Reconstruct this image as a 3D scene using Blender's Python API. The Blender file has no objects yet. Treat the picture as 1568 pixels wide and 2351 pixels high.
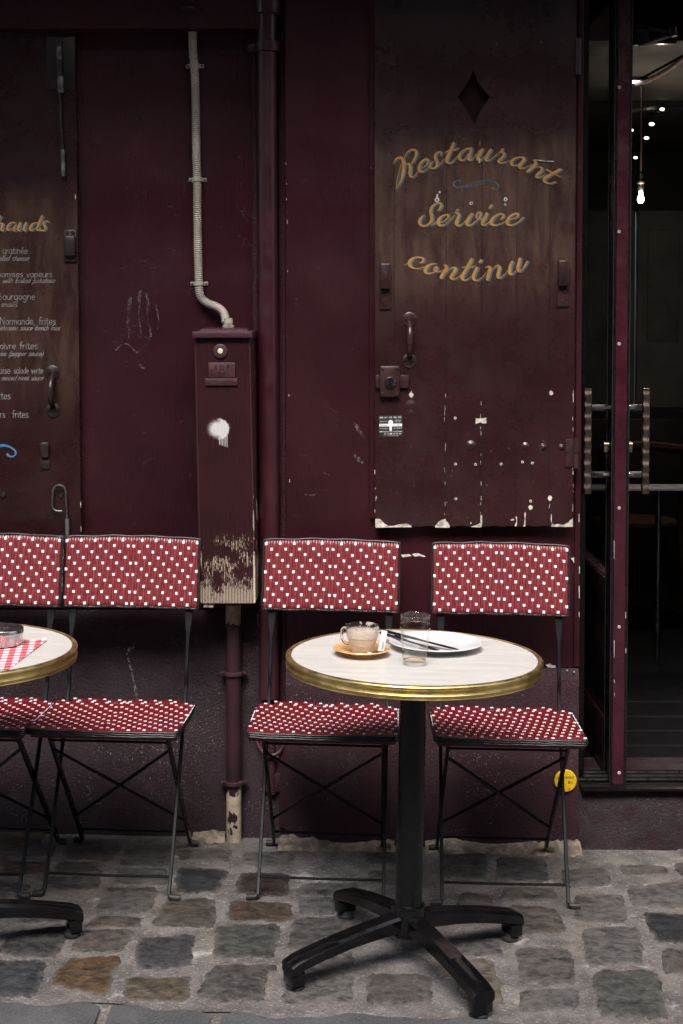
import bpy, bmesh, math, random
from mathutils import Vector, Matrix
from mathutils.geometry import tessellate_polygon
R = math.radians
rng = random.Random(7)
sc = bpy.context.scene
col = sc.collection
# ------------------------------------------------------------------ camera, sky, sun, exposure
FOC, CX, CY = 3306.6, 784.0, 905.0          # 50 mm lens; verticals kept upright by a lens shift
CAMY, CAMZ, PITCH = -4.12, 1.49, R(2.5)
cam = bpy.data.cameras.new('Camera'); camo = bpy.data.objects.new('Camera', cam); col.objects.link(camo)
camo.location = (0, CAMY, CAMZ); camo.rotation_euler = (R(90) - PITCH, 0, 0)
cam.sensor_fit = 'VERTICAL'; cam.sensor_height = 36; cam.lens = 36 * FOC / 2351
cam.shift_y = -(1175.5 - CY) / 2351; cam.clip_start = 0.05; cam.clip_end = 600
sc.camera = camo
SUN_EL, SUN_AZ = R(54), R(-14)               # soft sun from the street side, slightly from the left
world = bpy.data.worlds.new('World'); sc.world = world; world.use_nodes = True
wn = world.node_tree; bg = wn.nodes['Background']
sky = wn.nodes.new('ShaderNodeTexSky'); sky.sky_type = 'NISHITA'; sky.sun_disc = False
sky.sun_elevation = SUN_EL; sky.sun_rotation = R(180) + SUN_AZ
sky.air_density = 1.0; sky.dust_density = 5.0; sky.ozone_density = 1.0
wn.links.new(sky.outputs[0], bg.inputs[0]); bg.inputs[1].default_value = 0.13
sun = bpy.data.lights.new('Sun', 'SUN'); suno = bpy.data.objects.new('Sun', sun); col.objects.link(suno)
sun.energy = 2.0; sun.angle = R(24); sun.color = (1, 0.98, 0.945)
sd = Vector((math.sin(SUN_AZ) * math.cos(SUN_EL), -math.cos(SUN_AZ) * math.cos(SUN_EL), math.sin(SUN_EL)))
suno.rotation_euler = sd.to_track_quat('Z', 'Y').to_euler(); suno.location = (0, -6, 9)
sc.view_settings.view_transform = 'Standard'; sc.view_settings.look = 'None'
sc.view_settings.exposure = 1.05; sc.view_settings.gamma = 1.0
sc.render.engine = 'CYCLES'; sc.cycles.use_denoising = True; sc.cycles.denoising_input_passes = 'RGB_ALBEDO_NORMAL'; sc.cycles.denoising_prefilter = 'NONE'
sc.cycles.max_bounces = 8; sc.cycles.glossy_bounces = 4; sc.cycles.transmission_bounces = 8
sc.cycles.caustics_reflective = False; sc.cycles.caustics_refractive = False; sc.cycles.sample_clamp_indirect = 4

# ------------------------------------------------------------------ where a picture point lies on a real plane
SP, CP = math.sin(PITCH), math.cos(PITCH)
def ray(dx, dy):
    a, b = (dx - CX) / FOC, -(dy - CY) / FOC
    return Vector((a, b * SP + CP, b * CP - SP))
def W(dx, dy, Y=0.0):
    d = ray(dx, dy); t = (Y - CAMY) / d.y
    return (d.x * t, CAMZ + d.z * t)
def WX(dx, dy, Y=0.0): return W(dx, dy, Y)[0]
def WZ(dy, Y=0.0, dx=784): return W(dx, dy, Y)[1]
SLOPE, X0 = 0.0165, 0.155                    # the street falls slightly to the right
def zg(x): return -SLOPE * (x - X0)
def GP(dx, dy, h=0.0, tilt=SLOPE, x0=X0):    # picture point on the tilted plane h above the pavement
    d = ray(dx, dy)
    t = (h - CAMZ + tilt * x0) / (d.z + tilt * d.x)
    p = Vector((0, CAMY, CAMZ)) + d * t
    return p

# ------------------------------------------------------------------ materials
def S2L(c):
    return tuple(((v / 255) / 12.92 if v / 255 <= .04045 else ((v / 255 + .055) / 1.055) ** 2.4) for v in c)
class NT:
    def __init__(s, name):
        s.m = bpy.data.materials.new(name); s.m.use_nodes = True; s.t = s.m.node_tree
        s.b = s.t.nodes['Principled BSDF']; s.co = None
    def n(s, typ, **kw):
        nd = s.t.nodes.new('ShaderNode' + typ)
        for k, v in kw.items():
            if k.startswith('i_'):
                nd.inputs[k[2:].replace('_', ' ')].default_value = v
            else: setattr(nd, k, v)
        return nd
    def l(s, a, b): s.t.links.new(a, b)
    def obj(s, sc=(1, 1, 1), loc=(0, 0, 0)):
        if not s.co: s.co = s.n('TexCoord')
        mp = s.n('Mapping'); mp.inputs['Scale'].default_value = sc; mp.inputs['Location'].default_value = loc
        s.l(s.co.outputs['Object'], mp.inputs[0]); return mp.outputs[0]
    def noise(s, scale, detail=3, rough=.55, vec=(1, 1, 1), loc=(0, 0, 0), dist=0):
        nd = s.n('TexNoise'); nd.inputs['Scale'].default_value = scale; nd.inputs['Detail'].default_value = detail
        nd.inputs['Roughness'].default_value = rough; nd.inputs['Distortion'].default_value = dist
        s.l(s.obj(vec, loc), nd.inputs['Vector']); return nd.outputs['Fac']
    def ramp(s, f, lo, hi, a=0.0, b=1.0):
        nd = s.n('MapRange'); nd.inputs[1].default_value = lo; nd.inputs[2].default_value = hi
        nd.inputs[3].default_value = a; nd.inputs[4].default_value = b; nd.interpolation_type = 'SMOOTHSTEP'
        s.l(f, nd.inputs[0]); return nd.outputs[0]
    def mix(s, f, a, b):
        nd = s.n('Mix', data_type='RGBA')
        if hasattr(f, 'links'): s.l(f, nd.inputs['Factor'])
        else: nd.inputs['Factor'].default_value = f
        for v, i in ((a, 6), (b, 7)):
            if hasattr(v, 'links'): s.l(v, nd.inputs[i])
            else: nd.inputs[i].default_value = (*v[:3], 1)
        return nd.outputs[2]
    def math(s, op, a, b=0.0, c=None):
        nd = s.n('Math', operation=op)
        for i, v in enumerate((a, b) if c is None else (a, b, c)):
            if hasattr(v, 'links'): s.l(v, nd.inputs[i])
            else: nd.inputs[i].default_value = v
        return nd.outputs[0]
    def sep(s):
        nd = s.n('SeparateXYZ'); s.l(s.obj(), nd.inputs[0]); return nd.outputs
    def set(s, col=None, rough=None, metal=None, spec=None, coat=None):
        b = s.b.inputs
        for k, v in (('Base Color', col), ('Roughness', rough), ('Metallic', metal), ('Specular IOR Level', spec), ('Coat Weight', coat)):
            if v is None: continue
            if hasattr(v, 'links'): s.l(v, b[k])
            else: b[k].default_value = (*v[:3], 1) if k == 'Base Color' else v
        return s
    def bump(s, h, dist=.002, strength=1.0, prev=None):
        nd = s.n('Bump'); nd.inputs['Distance'].default_value = dist; nd.inputs['Strength'].default_value = strength
        s.l(h, nd.inputs['Height'])
        if prev is not None: s.l(prev, nd.inputs['Normal'])
        s.l(nd.outputs[0], s.b.inputs['Normal']); return nd.outputs[0]

def simple(name, c, rough=.5, metal=0, var=.25, nscale=20, bump=0, bscale=60, spec=.5, rvar=.12):
    t = NT(name); f = t.noise(nscale, 4)
    dark = tuple(v * (1 - var) for v in c); lite = tuple(min(1, v * (1 + var)) for v in c)
    t.set(t.mix(t.ramp(f, .3, .7), dark, lite), None, metal, spec)
    t.set(rough=t.ramp(t.noise(nscale * 1.7, 3, loc=(3, 1, 2)), .25, .75, max(.03, rough - rvar), min(1, rough + rvar)))
    if bump: t.bump(t.noise(bscale, 4), bump)
    return t.m

BUR = (.035, .0082, .0128)                    # burgundy paint
def wall_paint(name, base, rough=.5, specks=0, bumpd=.0012, seed=0):
    t = NT(name)
    big = t.ramp(t.noise(2.2, 4, loc=(seed, 2, 0)), .3, .72)
    c = t.mix(big, tuple(v * .74 for v in base), tuple(v * 1.2 for v in base))
    streak = t.ramp(t.noise(9, 4, vec=(3, 3, .35), loc=(seed, 7, 1)), .55, .8)
    c = t.mix(t.math('MULTIPLY', streak, .35), c, (base[0] * .8, base[1] * 1.5, base[2] * 1.15))
    scuff = t.ramp(t.noise(5, 6, .7, loc=(seed, 1, 5)), .66, .8)
    c = t.mix(t.math('MULTIPLY', scuff, .14), c, (.10, .06, .07))
    if specks:
        sp = t.ramp(t.noise(190, 4, .65), .60, .68); cl = t.ramp(t.noise(6, 7, .75, loc=(4, 4, 4)), .44, .66)
        c = t.mix(t.math('MULTIPLY', sp, t.math('MULTIPLY', cl, specks)), c, (.34, .30, .29))
        dust = t.ramp(t.noise(16, 6, .7, loc=(1, 9, 4)), .5, .8)
        c = t.mix(t.math('MULTIPLY', dust, .5 * specks), c, tuple(v * 1.6 + .022 for v in base))
    if 'grey_plum' in name:
        c = t.mix(t.ramp(t.noise(5, 7, .75, vec=(1, 1, 1.6), loc=(6, 6, 6)), .45, .60), c, (.024, .0085, .0125)); c = t.mix(t.math('MULTIPLY', t.ramp(t.noise(11, 7, .75, loc=(9, 2, 6)), .58, .68), .6), c, (.12, .105, .10))
    t.set(c, t.ramp(t.noise(4, 4, loc=(seed, 3, 9)), .3, .7, rough - .1, rough + .12), 0, .26)
    h = t.math('ADD', t.math('MULTIPLY', t.noise(4.5, 3), 1.0), t.math('MULTIPLY', t.noise(170, 3), .10 if not specks else .9))
    if not specks: h = t.math('ADD', h, t.math('ADD', t.math('MULTIPLY', t.noise(34, 5, .7, vec=(2.6, 1, .35), loc=(seed, 0, 2)), .30), t.math('MULTIPLY', t.ramp(t.noise(14, 6, .75, loc=(seed, 8, 1)), .60, .66), .10)))
    t.bump(h, bumpd * 8 if not specks else bumpd * 2.6, .8 if not specks else .6)
    return t.m
M = {}
M['wall'] = wall_paint('burgundy_wall_paint', BUR, .40)
M['pilaster'] = wall_paint('burgundy_pilaster_paint', (.041, .0094, .0142), .39, seed=5)
M['pipe'] = simple('burgundy_pipe_paint', (.038, .0075, .012), .4, var=.2, nscale=9, bump=.001, bscale=30)
M['grout'] = wall_paint('burgundy_rough_mortar', (.036, .011, .015), .7, specks=.12, bumpd=.003, seed=3)
M['dado'] = wall_paint('dark_roughcast_plinth', (.028, .0172, .0222), .7, specks=.9, bumpd=.0022, seed=9)
M['dado2'] = wall_paint('plum_roughcast_plinth', (.035, .0145, .0205), .66, specks=.75, bumpd=.0018, seed=2)
M['sill'] = wall_paint('grey_plum_render', (.030, .0215, .0245), .75, specks=1.0, bumpd=.0028, seed=11)
def cream_m():
    t = NT('bare_cream_mortar'); f = t.ramp(t.noise(26, 7, .75), .36, .66); c = t.mix(f, (.12, .10, .082), (.36, .30, .225))
    c = t.mix(t.ramp(t.noise(12, 6, .7, loc=(2, 2, 2)), .54, .66), c, (.11, .10, .09)); t.set(c, .9); t.bump(t.noise(50, 6, .7), .006, .8); return t.m
M['cream_mortar'] = cream_m()
M['black'] = simple('black_powder_coat', (.0045, .0045, .005), .24, var=.15, nscale=40, spec=.35, rvar=.04)
M['black_leg'] = simple('black_cast_metal', (.0035, .0035, .004), .17, var=.3, nscale=30, spec=.42, rvar=.03)
M['rod'] = simple('dark_steel_rod', (.006, .0065, .008), .45, .0, var=.2, nscale=60, spec=.16, rvar=.05)
M['rubber'] = simple('black_rubber', (.012, .012, .012), .6)
M['blackweave'] = simple('black_plastic_cane', (.014, .014, .016), .36, nscale=120)
M['dark'] = simple('dark_paint', (.004, .003, .0035), .35, spec=.3)
M['gasket'] = simple('black_gasket', (.008, .008, .008), .55, bump=.001, bscale=90)
M['chip'] = simple('bare_white_undercoat', (.52, .50, .47), .8, var=.3, nscale=90, bump=.001, bscale=150)
M['chipwood'] = simple('bare_pale_wood', (.46, .42, .36), .85, var=.45, nscale=55, bump=.001, bscale=120)
def dusty(name, c, sc_, lo, hi, amt):
    t = NT(name); t.set(c, .9); tr = t.n('BsdfTransparent'); mx = t.n('MixShader')
    f = t.math('MULTIPLY', t.math('MULTIPLY', t.ramp(t.noise(sc_, 5, .75), lo, hi), t.ramp(t.noise(sc_ * .12, 4, .6, loc=(5, 5, 5)), .38, .6, .25, 1)), amt)
    t.l(f, mx.inputs[0]); t.l(tr.outputs[0], mx.inputs[1]); t.l(t.b.outputs[0], mx.inputs[2]); t.l(mx.outputs[0], t.t.nodes['Material Output'].inputs[0]); return t.m
M['scuff'] = dusty('broken_chalk_smear', (.20, .16, .165), 150, .40, .66, .75)
M['scuff2'] = dusty('pale_plaster_scratch', (.38, .34, .33), 190, .46, .58, .9)
M['chrome'] = simple('worn_chrome', (.62, .6, .58), .18, 1.0, var=.2)
M['steel'] = simple('brushed_steel', (.55, .53, .52), .27, 1.0, var=.12, nscale=40)
M['steel_dark'] = simple('dulled_steel', (.16, .15, .145), .35, 1.0, var=.4, nscale=25)
M['rust'] = simple('weathered_zinc', (.13, .135, .135), .55, .7, var=.5, nscale=40)
M['bronze'] = simple('brown_hammered_steel', (.115, .088, .072), .38, .85, var=.35, nscale=18, bump=.001, bscale=60)
M['gold'] = simple('ochre_sign_paint', (.38, .195, .042), .55, var=.16, nscale=40)
M['blue'] = simple('dusty_blue_sign_paint', (.055, .135, .19), .55, var=.2, nscale=40)
M['blue2'] = simple('bright_blue_sign_paint', (.04, .16, .30), .5, var=.2, nscale=40)
M['chalk'] = simple('chalk_white_paint', (.22, .21, .205), .8, var=.3, nscale=60)
M['ceramic'] = simple('white_glazed_ceramic', (.60, .615, .635), .12, var=.03, nscale=6, spec=.6)
M['paper'] = simple('white_paper', (.8, .78, .78), .7, var=.05)
M['purple'] = simple('purple_print', (.12, .05, .35), .6)
M['ink'] = simple('black_print', (.02, .02, .02), .6)
M['white'] = simple('white_print', (.72, .72, .72), .6, var=.1)
M['yellow'] = simple('yellow_enamel', (.72, .46, .012), .4, var=.14, nscale=25)
M['stickerblack'] = simple('black_vinyl', (.02, .021, .02), .45)
M['corr'] = simple('cream_plastic_conduit', (.40, .36, .32), .6, var=.25, nscale=14)
M['cutlery'] = simple('dark_polished_cutlery', (.10, .10, .105), .16, 1.0, var=.2)
M['food'] = simple('yellow_food_scrap', (.45, .42, .12), .6, var=.4, nscale=200)
M['cane_light'] = simple('white_plastic_cane', (.78, .77, .80), .38, var=.06, nscale=80)
M['coffee'] = simple('dried_coffee', (.22, .11, .04), .4, var=.4, nscale=150)
M['drink'] = simple('amber_drink_dregs', (.34, .15, .03), .15, var=.2)
M['ash_dark'] = simple('sooty_steel', (.13, .125, .125), .4, 1.0, var=.6, nscale=40)

def cane_red():
    t = NT('red_plastic_cane')
    f = t.ramp(t.noise(30, 3, vec=(6, 6, 1)), .3, .7)
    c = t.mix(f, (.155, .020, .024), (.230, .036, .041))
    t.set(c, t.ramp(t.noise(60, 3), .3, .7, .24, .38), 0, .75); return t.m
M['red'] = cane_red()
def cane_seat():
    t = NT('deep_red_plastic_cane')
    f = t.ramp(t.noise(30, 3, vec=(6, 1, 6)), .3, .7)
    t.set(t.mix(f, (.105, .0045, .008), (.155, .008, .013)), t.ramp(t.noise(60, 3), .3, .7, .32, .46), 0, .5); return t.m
M['redseat'] = cane_seat()
def brass():
    t = NT('aged_brass')
    f = t.ramp(t.noise(26, 5, .6), .35, .7); g = t.ramp(t.noise(140, 3), .62, .75)
    c = t.mix(f, (.66, .49, .19), (.76, .60, .27))
    c = t.mix(t.math('MULTIPLY', g, .1), c, (.30, .19, .06))
    t.set(c, t.ramp(t.noise(40, 4, loc=(2, 2, 2)), .3, .7, .3, .48), 1.0); return t.m
M['brass'] = brass()
def laminate():
    t = NT('pale_grained_laminate')
    f = t.ramp(t.noise(26, 6, .6, vec=(.22, 1.6, 1), dist=.6), .36, .72)
    g = t.ramp(t.noise(9, 5, .6, vec=(.3, 1.3, 1), loc=(5, 3, 1), dist=.8), .42, .75)
    c = t.mix(f, (.54, .535, .515), (.455, .435, .405)); c = t.mix(t.math('MULTIPLY', g, .35), c, (.44, .395, .355))
    t.set(c, t.ramp(t.noise(30, 3), .3, .7, .3, .42)); return t.m
M['laminate'] = laminate()
def stoneware():
    t = NT('tan_speckled_stoneware')
    c = t.mix(t.ramp(t.noise(14, 3), .3, .7), (.60, .33, .13), (.68, .41, .18))
    c = t.mix(t.ramp(t.noise(420, 2), .66, .72), c, (.26, .12, .04)); t.set(c, .28); return t.m
M['stoneware'] = stoneware()
def gingham():
    t = NT('red_gingham_paper'); x, y, z = t.sep()
    P = .027
    def st(v): return t.math('GREATER_THAN', t.math('FRACT', t.math('MULTIPLY', v, 1 / P)), .5)
    s = t.math('MULTIPLY', t.math('ADD', st(x), st(y)), .5)
    c = t.mix(t.ramp(s, .2, .6), (.76, .70, .78), (.62, .10, .13)); c = t.mix(t.math('GREATER_THAN', s, .75), c, (.50, .018, .028))
    t.set(c, .7); return t.m
M['gingham'] = gingham()
def glass(name, c=(1, 1, 1), rough=0.0, ior=1.45):
    t = NT(name); t.set(c, rough); t.b.inputs['Transmission Weight'].default_value = 1; t.b.inputs['IOR'].default_value = ior
    return t.m
def thin(name, tint=.97, ior=1.45, rough=.0, film=None):
    # thin-walled glass: sheet transmission with Fresnel reflection, an optional dried film scattering light
    t = NT(name); tr = t.n('BsdfTransparent'); tr.inputs[0].default_value = (tint, tint, tint, 1)
    gl = t.n('BsdfGlossy'); gl.inputs['Roughness'].default_value = rough
    geo = t.n('NewGeometry'); dt = t.n('VectorMath', operation='DOT_PRODUCT'); t.l(geo.outputs['Normal'], dt.inputs[0]); t.l(geo.outputs['Incoming'], dt.inputs[1])
    f0 = ((ior - 1) / (ior + 1)) ** 2; fres = t.math('ADD', f0, t.math('MULTIPLY', (1 - f0) * .75, t.math('POWER', t.math('SUBTRACT', 1.0, t.math('ABSOLUTE', dt.outputs['Value'])), 5.0)))
    mx = t.n('MixShader'); t.l(fres, mx.inputs[0]); t.l(tr.outputs[0], mx.inputs[1]); t.l(gl.outputs[0], mx.inputs[2]); out = mx.outputs[0]
    if film:
        f, c = film(t); df = t.n('BsdfDiffuse'); tl = t.n('BsdfTranslucent'); m2 = t.n('MixShader'); m2.inputs[0].default_value = .42
        t.l(c, df.inputs[0]); t.l(c, tl.inputs[0]); t.l(df.outputs[0], m2.inputs[1]); t.l(tl.outputs[0], m2.inputs[2])
        m3 = t.n('MixShader'); t.l(f, m3.inputs[0]); t.l(out, m3.inputs[1]); t.l(m2.outputs[0], m3.inputs[2]); out = m3.outputs[0]
        g2 = t.n('BsdfGlossy'); g2.inputs['Roughness'].default_value = .08; m4 = t.n('MixShader'); t.l(t.math('MULTIPLY', fres, .5), m4.inputs[0]); t.l(out, m4.inputs[1]); t.l(g2.outputs[0], m4.inputs[2]); out = m4.outputs[0]
    t.l(out, t.t.nodes['Material Output'].inputs[0]); return t.m
M['glass'] = thin('clear_tumbler_glass', .995, 1.6)
M['glassbase'] = glass('thick_glass_base', (1, 1, 1))
M['pane'] = thin('door_glass_pane', .80, 1.4, .03)
def _film(t):
    x, y, z = t.sep(); n1 = t.ramp(t.noise(30, 5, .6, vec=(1, 1, 1.6), dist=.4), .35, .65)
    low = t.math('MULTIPLY', t.ramp(z, .056, .046), t.ramp(n1, 0, 1, .50, .74))
    up = t.math('MULTIPLY', t.ramp(t.noise(38, 5, .6, loc=(3, 3, 3)), .55, .60), .6)
    ring = t.math('MULTIPLY', t.math('LESS_THAN', t.math('ABSOLUTE', t.math('SUBTRACT', z, t.math('ADD', .034, t.math('MULTIPLY', n1, .003)))), .0009), .25)
    f = t.math('MINIMUM', .92, t.math('ADD', t.math('MAXIMUM', low, up), ring))
    c = t.mix(t.ramp(z, .055, .012), (.80, .74, .67), (.74, .60, .46)); c = t.mix(t.math('MULTIPLY', t.ramp(t.noise(160, 3, .6), .64, .68), .6), c, (.30, .17, .09)); return f, c
M['cup'] = thin('milk_smeared_glass', .97, 1.45, .02, _film)
def emit(name, c, s):
    t = NT(name); t.set((.8, .8, .8)); t.b.inputs['Emission Color'].default_value = (*c, 1); t.b.inputs['Emission Strength'].default_value = s
    return t.m
M['bulb'] = emit('lit_filament_bulb', (1, .86, .6), 14)
M['spot'] = emit('lit_spot_lens', (.85, .92, 1), 7)
M['spotw'] = emit('lit_warm_spot_lens', (1, .93, .72), 3)
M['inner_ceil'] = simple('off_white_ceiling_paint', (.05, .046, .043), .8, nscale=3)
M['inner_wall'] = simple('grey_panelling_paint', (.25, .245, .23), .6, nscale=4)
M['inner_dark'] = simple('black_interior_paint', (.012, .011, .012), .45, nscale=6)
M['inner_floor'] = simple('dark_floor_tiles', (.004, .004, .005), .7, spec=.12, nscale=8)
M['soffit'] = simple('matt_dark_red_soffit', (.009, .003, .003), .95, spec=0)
M['wood'] = simple('brown_chair_wood', (.06, .028, .012), .45)

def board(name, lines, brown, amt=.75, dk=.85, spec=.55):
    # painted timber shutter: seams between the boards, worn brown varnish and the street's reflection painted in behind the lettering
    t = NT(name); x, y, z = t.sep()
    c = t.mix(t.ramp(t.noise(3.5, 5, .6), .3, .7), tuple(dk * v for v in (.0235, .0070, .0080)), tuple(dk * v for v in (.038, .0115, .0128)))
    worn = t.math('MULTIPLY', t.ramp(z, brown[0] - .16, brown[0] + .10), t.ramp(z, brown[1] + .05, brown[1] - .06))  # height band of worn varnish and painted-in reflection
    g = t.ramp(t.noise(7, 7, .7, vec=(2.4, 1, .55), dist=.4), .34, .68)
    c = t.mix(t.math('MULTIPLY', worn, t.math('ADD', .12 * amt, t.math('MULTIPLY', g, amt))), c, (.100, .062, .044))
    grain = t.ramp(t.noise(30, 6, .7, vec=(3, 1, .28), loc=(2, 0, 1)), .52, .8)
    c = t.mix(t.math('MULTIPLY', grain, .3), c, (.018, .009, .008))
    sc_ = t.ramp(t.noise(8, 7, .75, vec=(1.6, 1, .7), loc=(7, 2, 4)), .62, .8)
    c = t.mix(t.math('MULTIPLY', sc_, .14), c, (.062, .036, .034))
    seam = None
    for lx in lines:
        d = t.math('ABSOLUTE', t.math('SUBTRACT', x, t.math('ADD', lx, t.math('MULTIPLY', t.noise(6, 2), .004))))
        s = t.math('LESS_THAN', d, .0011); seam = s if seam is None else t.math('MAXIMUM', seam, s)
    h = t.math('ADD', t.math('MULTIPLY', t.noise(9, 5, .6, vec=(1.6, 1, .6)), 1.0), t.math('MULTIPLY', t.noise(60, 5, .7, vec=(1.6, 1, .7)), .25))
    if seam is not None:
        c = t.mix(t.math('MULTIPLY', seam, .8), c, (.010, .006, .006)); h = t.math('SUBTRACT', h, t.math('MULTIPLY', seam, .6))
    t.set(c, t.ramp(t.noise(6, 6, .7, loc=(1, 5, 2)), .3, .72, .2, .38), 0, spec)
    t.bump(h, .0035, .5); return t.m

def stone():
    t = NT('weathered_granite_setts'); at = t.n('Attribute'); at.attribute_name = 'Col'; a2 = t.n('Attribute'); a2.attribute_name = 'Dust'
    base = at.outputs['Color']; dust = a2.outputs['Fac']
    f = t.ramp(t.noise(38, 9, .8, vec=(.9, 1.2, 1), dist=.3), .38, .62)
    hsv = t.n('HueSaturation'); t.l(base, hsv.inputs['Color']); hsv.inputs['Value'].default_value = .22
    hs2 = t.n('HueSaturation'); t.l(base, hs2.inputs['Color']); hs2.inputs['Value'].default_value = 1.05
    c = t.mix(f, hsv.outputs[0], hs2.outputs[0])
    gr = t.ramp(t.noise(170, 4, .65), .54, .70); c = t.mix(t.math('MULTIPLY', gr, .30), c, (.20, .19, .18))
    fl = t.ramp(t.noise(42, 6, .7, vec=(.55, 1.6, 1), loc=(3, 4, 0), dist=.9), .57, .66)
    c = t.mix(t.math('MULTIPLY', fl, a2.outputs['Fac']), c, (.12, .115, .115))
    f2 = t.ramp(t.noise(26, 8, .78, vec=(.75, 1.3, 1), loc=(1, 7, 0), dist=.8), .535, .585)
    c = t.mix(t.math('MULTIPLY', f2, t.math('SUBTRACT', .78, t.math('MULTIPLY', a2.outputs['Fac'], .5))), c, (.016, .016, .018))
    d = t.math('MULTIPLY', t.ramp(t.noise(22, 8, .78, loc=(8, 1, 0)), .42, .58), dust)
    c = t.mix(d, c, (.132, .118, .111))
    t.set(c, t.ramp(t.noise(20, 5), .3, .7, .42, .75), 0, .4)
    h = t.math('ADD', t.noise(34, 9, .75, vec=(.9, 1.2, 1), dist=.4), t.math('MULTIPLY', t.noise(160, 4), .25))
    t.bump(h, .009, .9); return t.m
M['stone'] = stone()
def mortar():
    t = NT('sandy_mortar'); 
    f = t.ramp(t.noise(11, 7, .65), .3, .7)
    c = t.mix(f, (.070, .065, .063), (.158, .144, .137))
    w = t.ramp(t.noise(6.5, 7, .75, loc=(4, 1, 0)), .56, .70); c = t.mix(t.math('MULTIPLY', w, .8), c, (.40, .375, .36))
    g = t.ramp(t.noise(150, 4, .7), .54, .68); c = t.mix(t.math('MULTIPLY', g, .5), c, (.42, .385, .36))
    k = t.ramp(t.noise(120, 4, .65, loc=(9, 0, 0)), .56, .68); c = t.mix(t.math('MULTIPLY', k, .6), c, (.05, .042, .038))
    t.set(c, .92, 0, .25)
    h = t.math('ADD', t.noise(24, 7, .7), t.math('MULTIPLY', t.noise(140, 4), .5)); t.bump(h, .008, .9); return t.m
M['mortar'] = mortar()
def asphalt(name, a, b, sc_=330):
    t = NT(name); c = t.mix(t.ramp(t.noise(sc_, 3, .6), .4, .66), a, b)
    c = t.mix(t.math('MULTIPLY', t.ramp(t.noise(5, 5, .6), .4, .7), .35), c, tuple(v * 1.5 for v in b))
    t.set(c, .85); t.bump(t.noise(sc_, 3), .002, .7); return t.m
M['kerb'] = asphalt('grey_kerb_granite', (.030, .031, .033), (.085, .085, .088), 300)
M['road'] = asphalt('street_asphalt', (.035, .035, .036), (.09, .09, .09), 200)
def box_paint(x0, x1, z0, z1, zsp, xsp, pitch):
    # ribbed meter cover: burgundy paint worn through to cream on the ribs near the foot, one white spray blot
    t = NT('worn_ribbed_burgundy_paint'); x, y, z = t.sep()
    rib = t.math('ABSOLUTE', t.math('SUBTRACT', t.math('FRACT', t.math('DIVIDE', t.math('SUBTRACT', x, x0), pitch)), .5))  # 0 on crest
    base = t.mix(t.ramp(t.noise(6, 4), .3, .7), (.040, .0115, .0145), (.056, .0155, .0195))
    crest = t.ramp(rib, .20, .33)
    n1 = t.noise(75, 5, .8, vec=(3.2, 1, .8)); n2 = t.noise(13, 5, .65, vec=(1.2, 1, 1.4))
    hgt = t.math('SUBTRACT', z, z0)
    low = t.ramp(hgt, .06, .0, 0, .28)                       # nearly bare at the very foot
    mid = t.math('MULTIPLY', t.ramp(hgt, .24, .15), t.ramp(hgt, .0, .02, .6, 1.0))
    amt = t.math('ADD', low, t.math('MULTIPLY', mid, t.ramp(n2, .36, .58, .0, .20)))
    th = t.math('SUBTRACT', .70, amt)
    wear = t.math('MULTIPLY', crest, t.ramp(t.math('SUBTRACT', t.math('ADD', n1, .0), th), -.02, .03))
    xin = t.math('MINIMUM', t.math('SUBTRACT', x, x0), t.math('SUBTRACT', x1, x))
    en = t.ramp(t.math('SUBTRACT', t.math('ADD', t.noise(26, 4, vec=(1, 1, .4)), t.ramp(hgt, .4, .0, 0, .24)), .66), -.01, .02)
    edge = t.math('MULTIPLY', t.math('GREATER_THAN', xin, -.003), t.math('MULTIPLY', t.ramp(xin, .006, .002), en))
    wear = t.math('MAXIMUM', wear, edge)
    rare = t.math('MULTIPLY', crest, t.math('MULTIPLY', t.ramp(t.noise(95, 3, vec=(1, 1, .5), loc=(2, 0, 3)), .725, .75), t.ramp(hgt, .75, .2)))
    wear = t.math('MAXIMUM', wear, rare)
    c = t.mix(wear, base, (.74, .64, .50))
    dx = t.math('SUBTRACT', x, xsp); dz = t.math('SUBTRACT', z, zsp)
    r = t.math('SQRT', t.math('ADD', t.math('MULTIPLY', dx, dx), t.math('MULTIPLY', t.math('MULTIPLY', dz, dz), 1.15)))
    soft = t.ramp(dx, -.008, .012)                             # feathered to the left, hard on the right
    rr = t.math('ADD', r, t.math('MULTIPLY', t.math('SUBTRACT', t.noise(300, 2), .5), .012))
    blot = t.ramp(rr, .038, .015)
    hard = t.math('MULTIPLY', t.ramp(rr, .033, .0305), soft)
    blot = t.math('MAXIMUM', t.math('MULTIPLY', blot, blot), hard)
    drip = t.math('MULTIPLY', t.math('MULTIPLY', t.ramp(rib, .2, .3), t.math('MULTIPLY', t.math('GREATER_THAN', dx, .002), t.math('LESS_THAN', dx, .0285))), t.math('MULTIPLY', t.math('GREATER_THAN', t.math('ADD', dz, t.math('MULTIPLY', dx, .35)), -.042), t.math('LESS_THAN', dz, 0.0)))
    blot = t.math('MAXIMUM', blot, drip)
    c = t.mix(blot, c, (.66, .66, .66))
    t.set(c, .5); t.bump(t.noise(50, 4), .001, .5); return t.m
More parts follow.
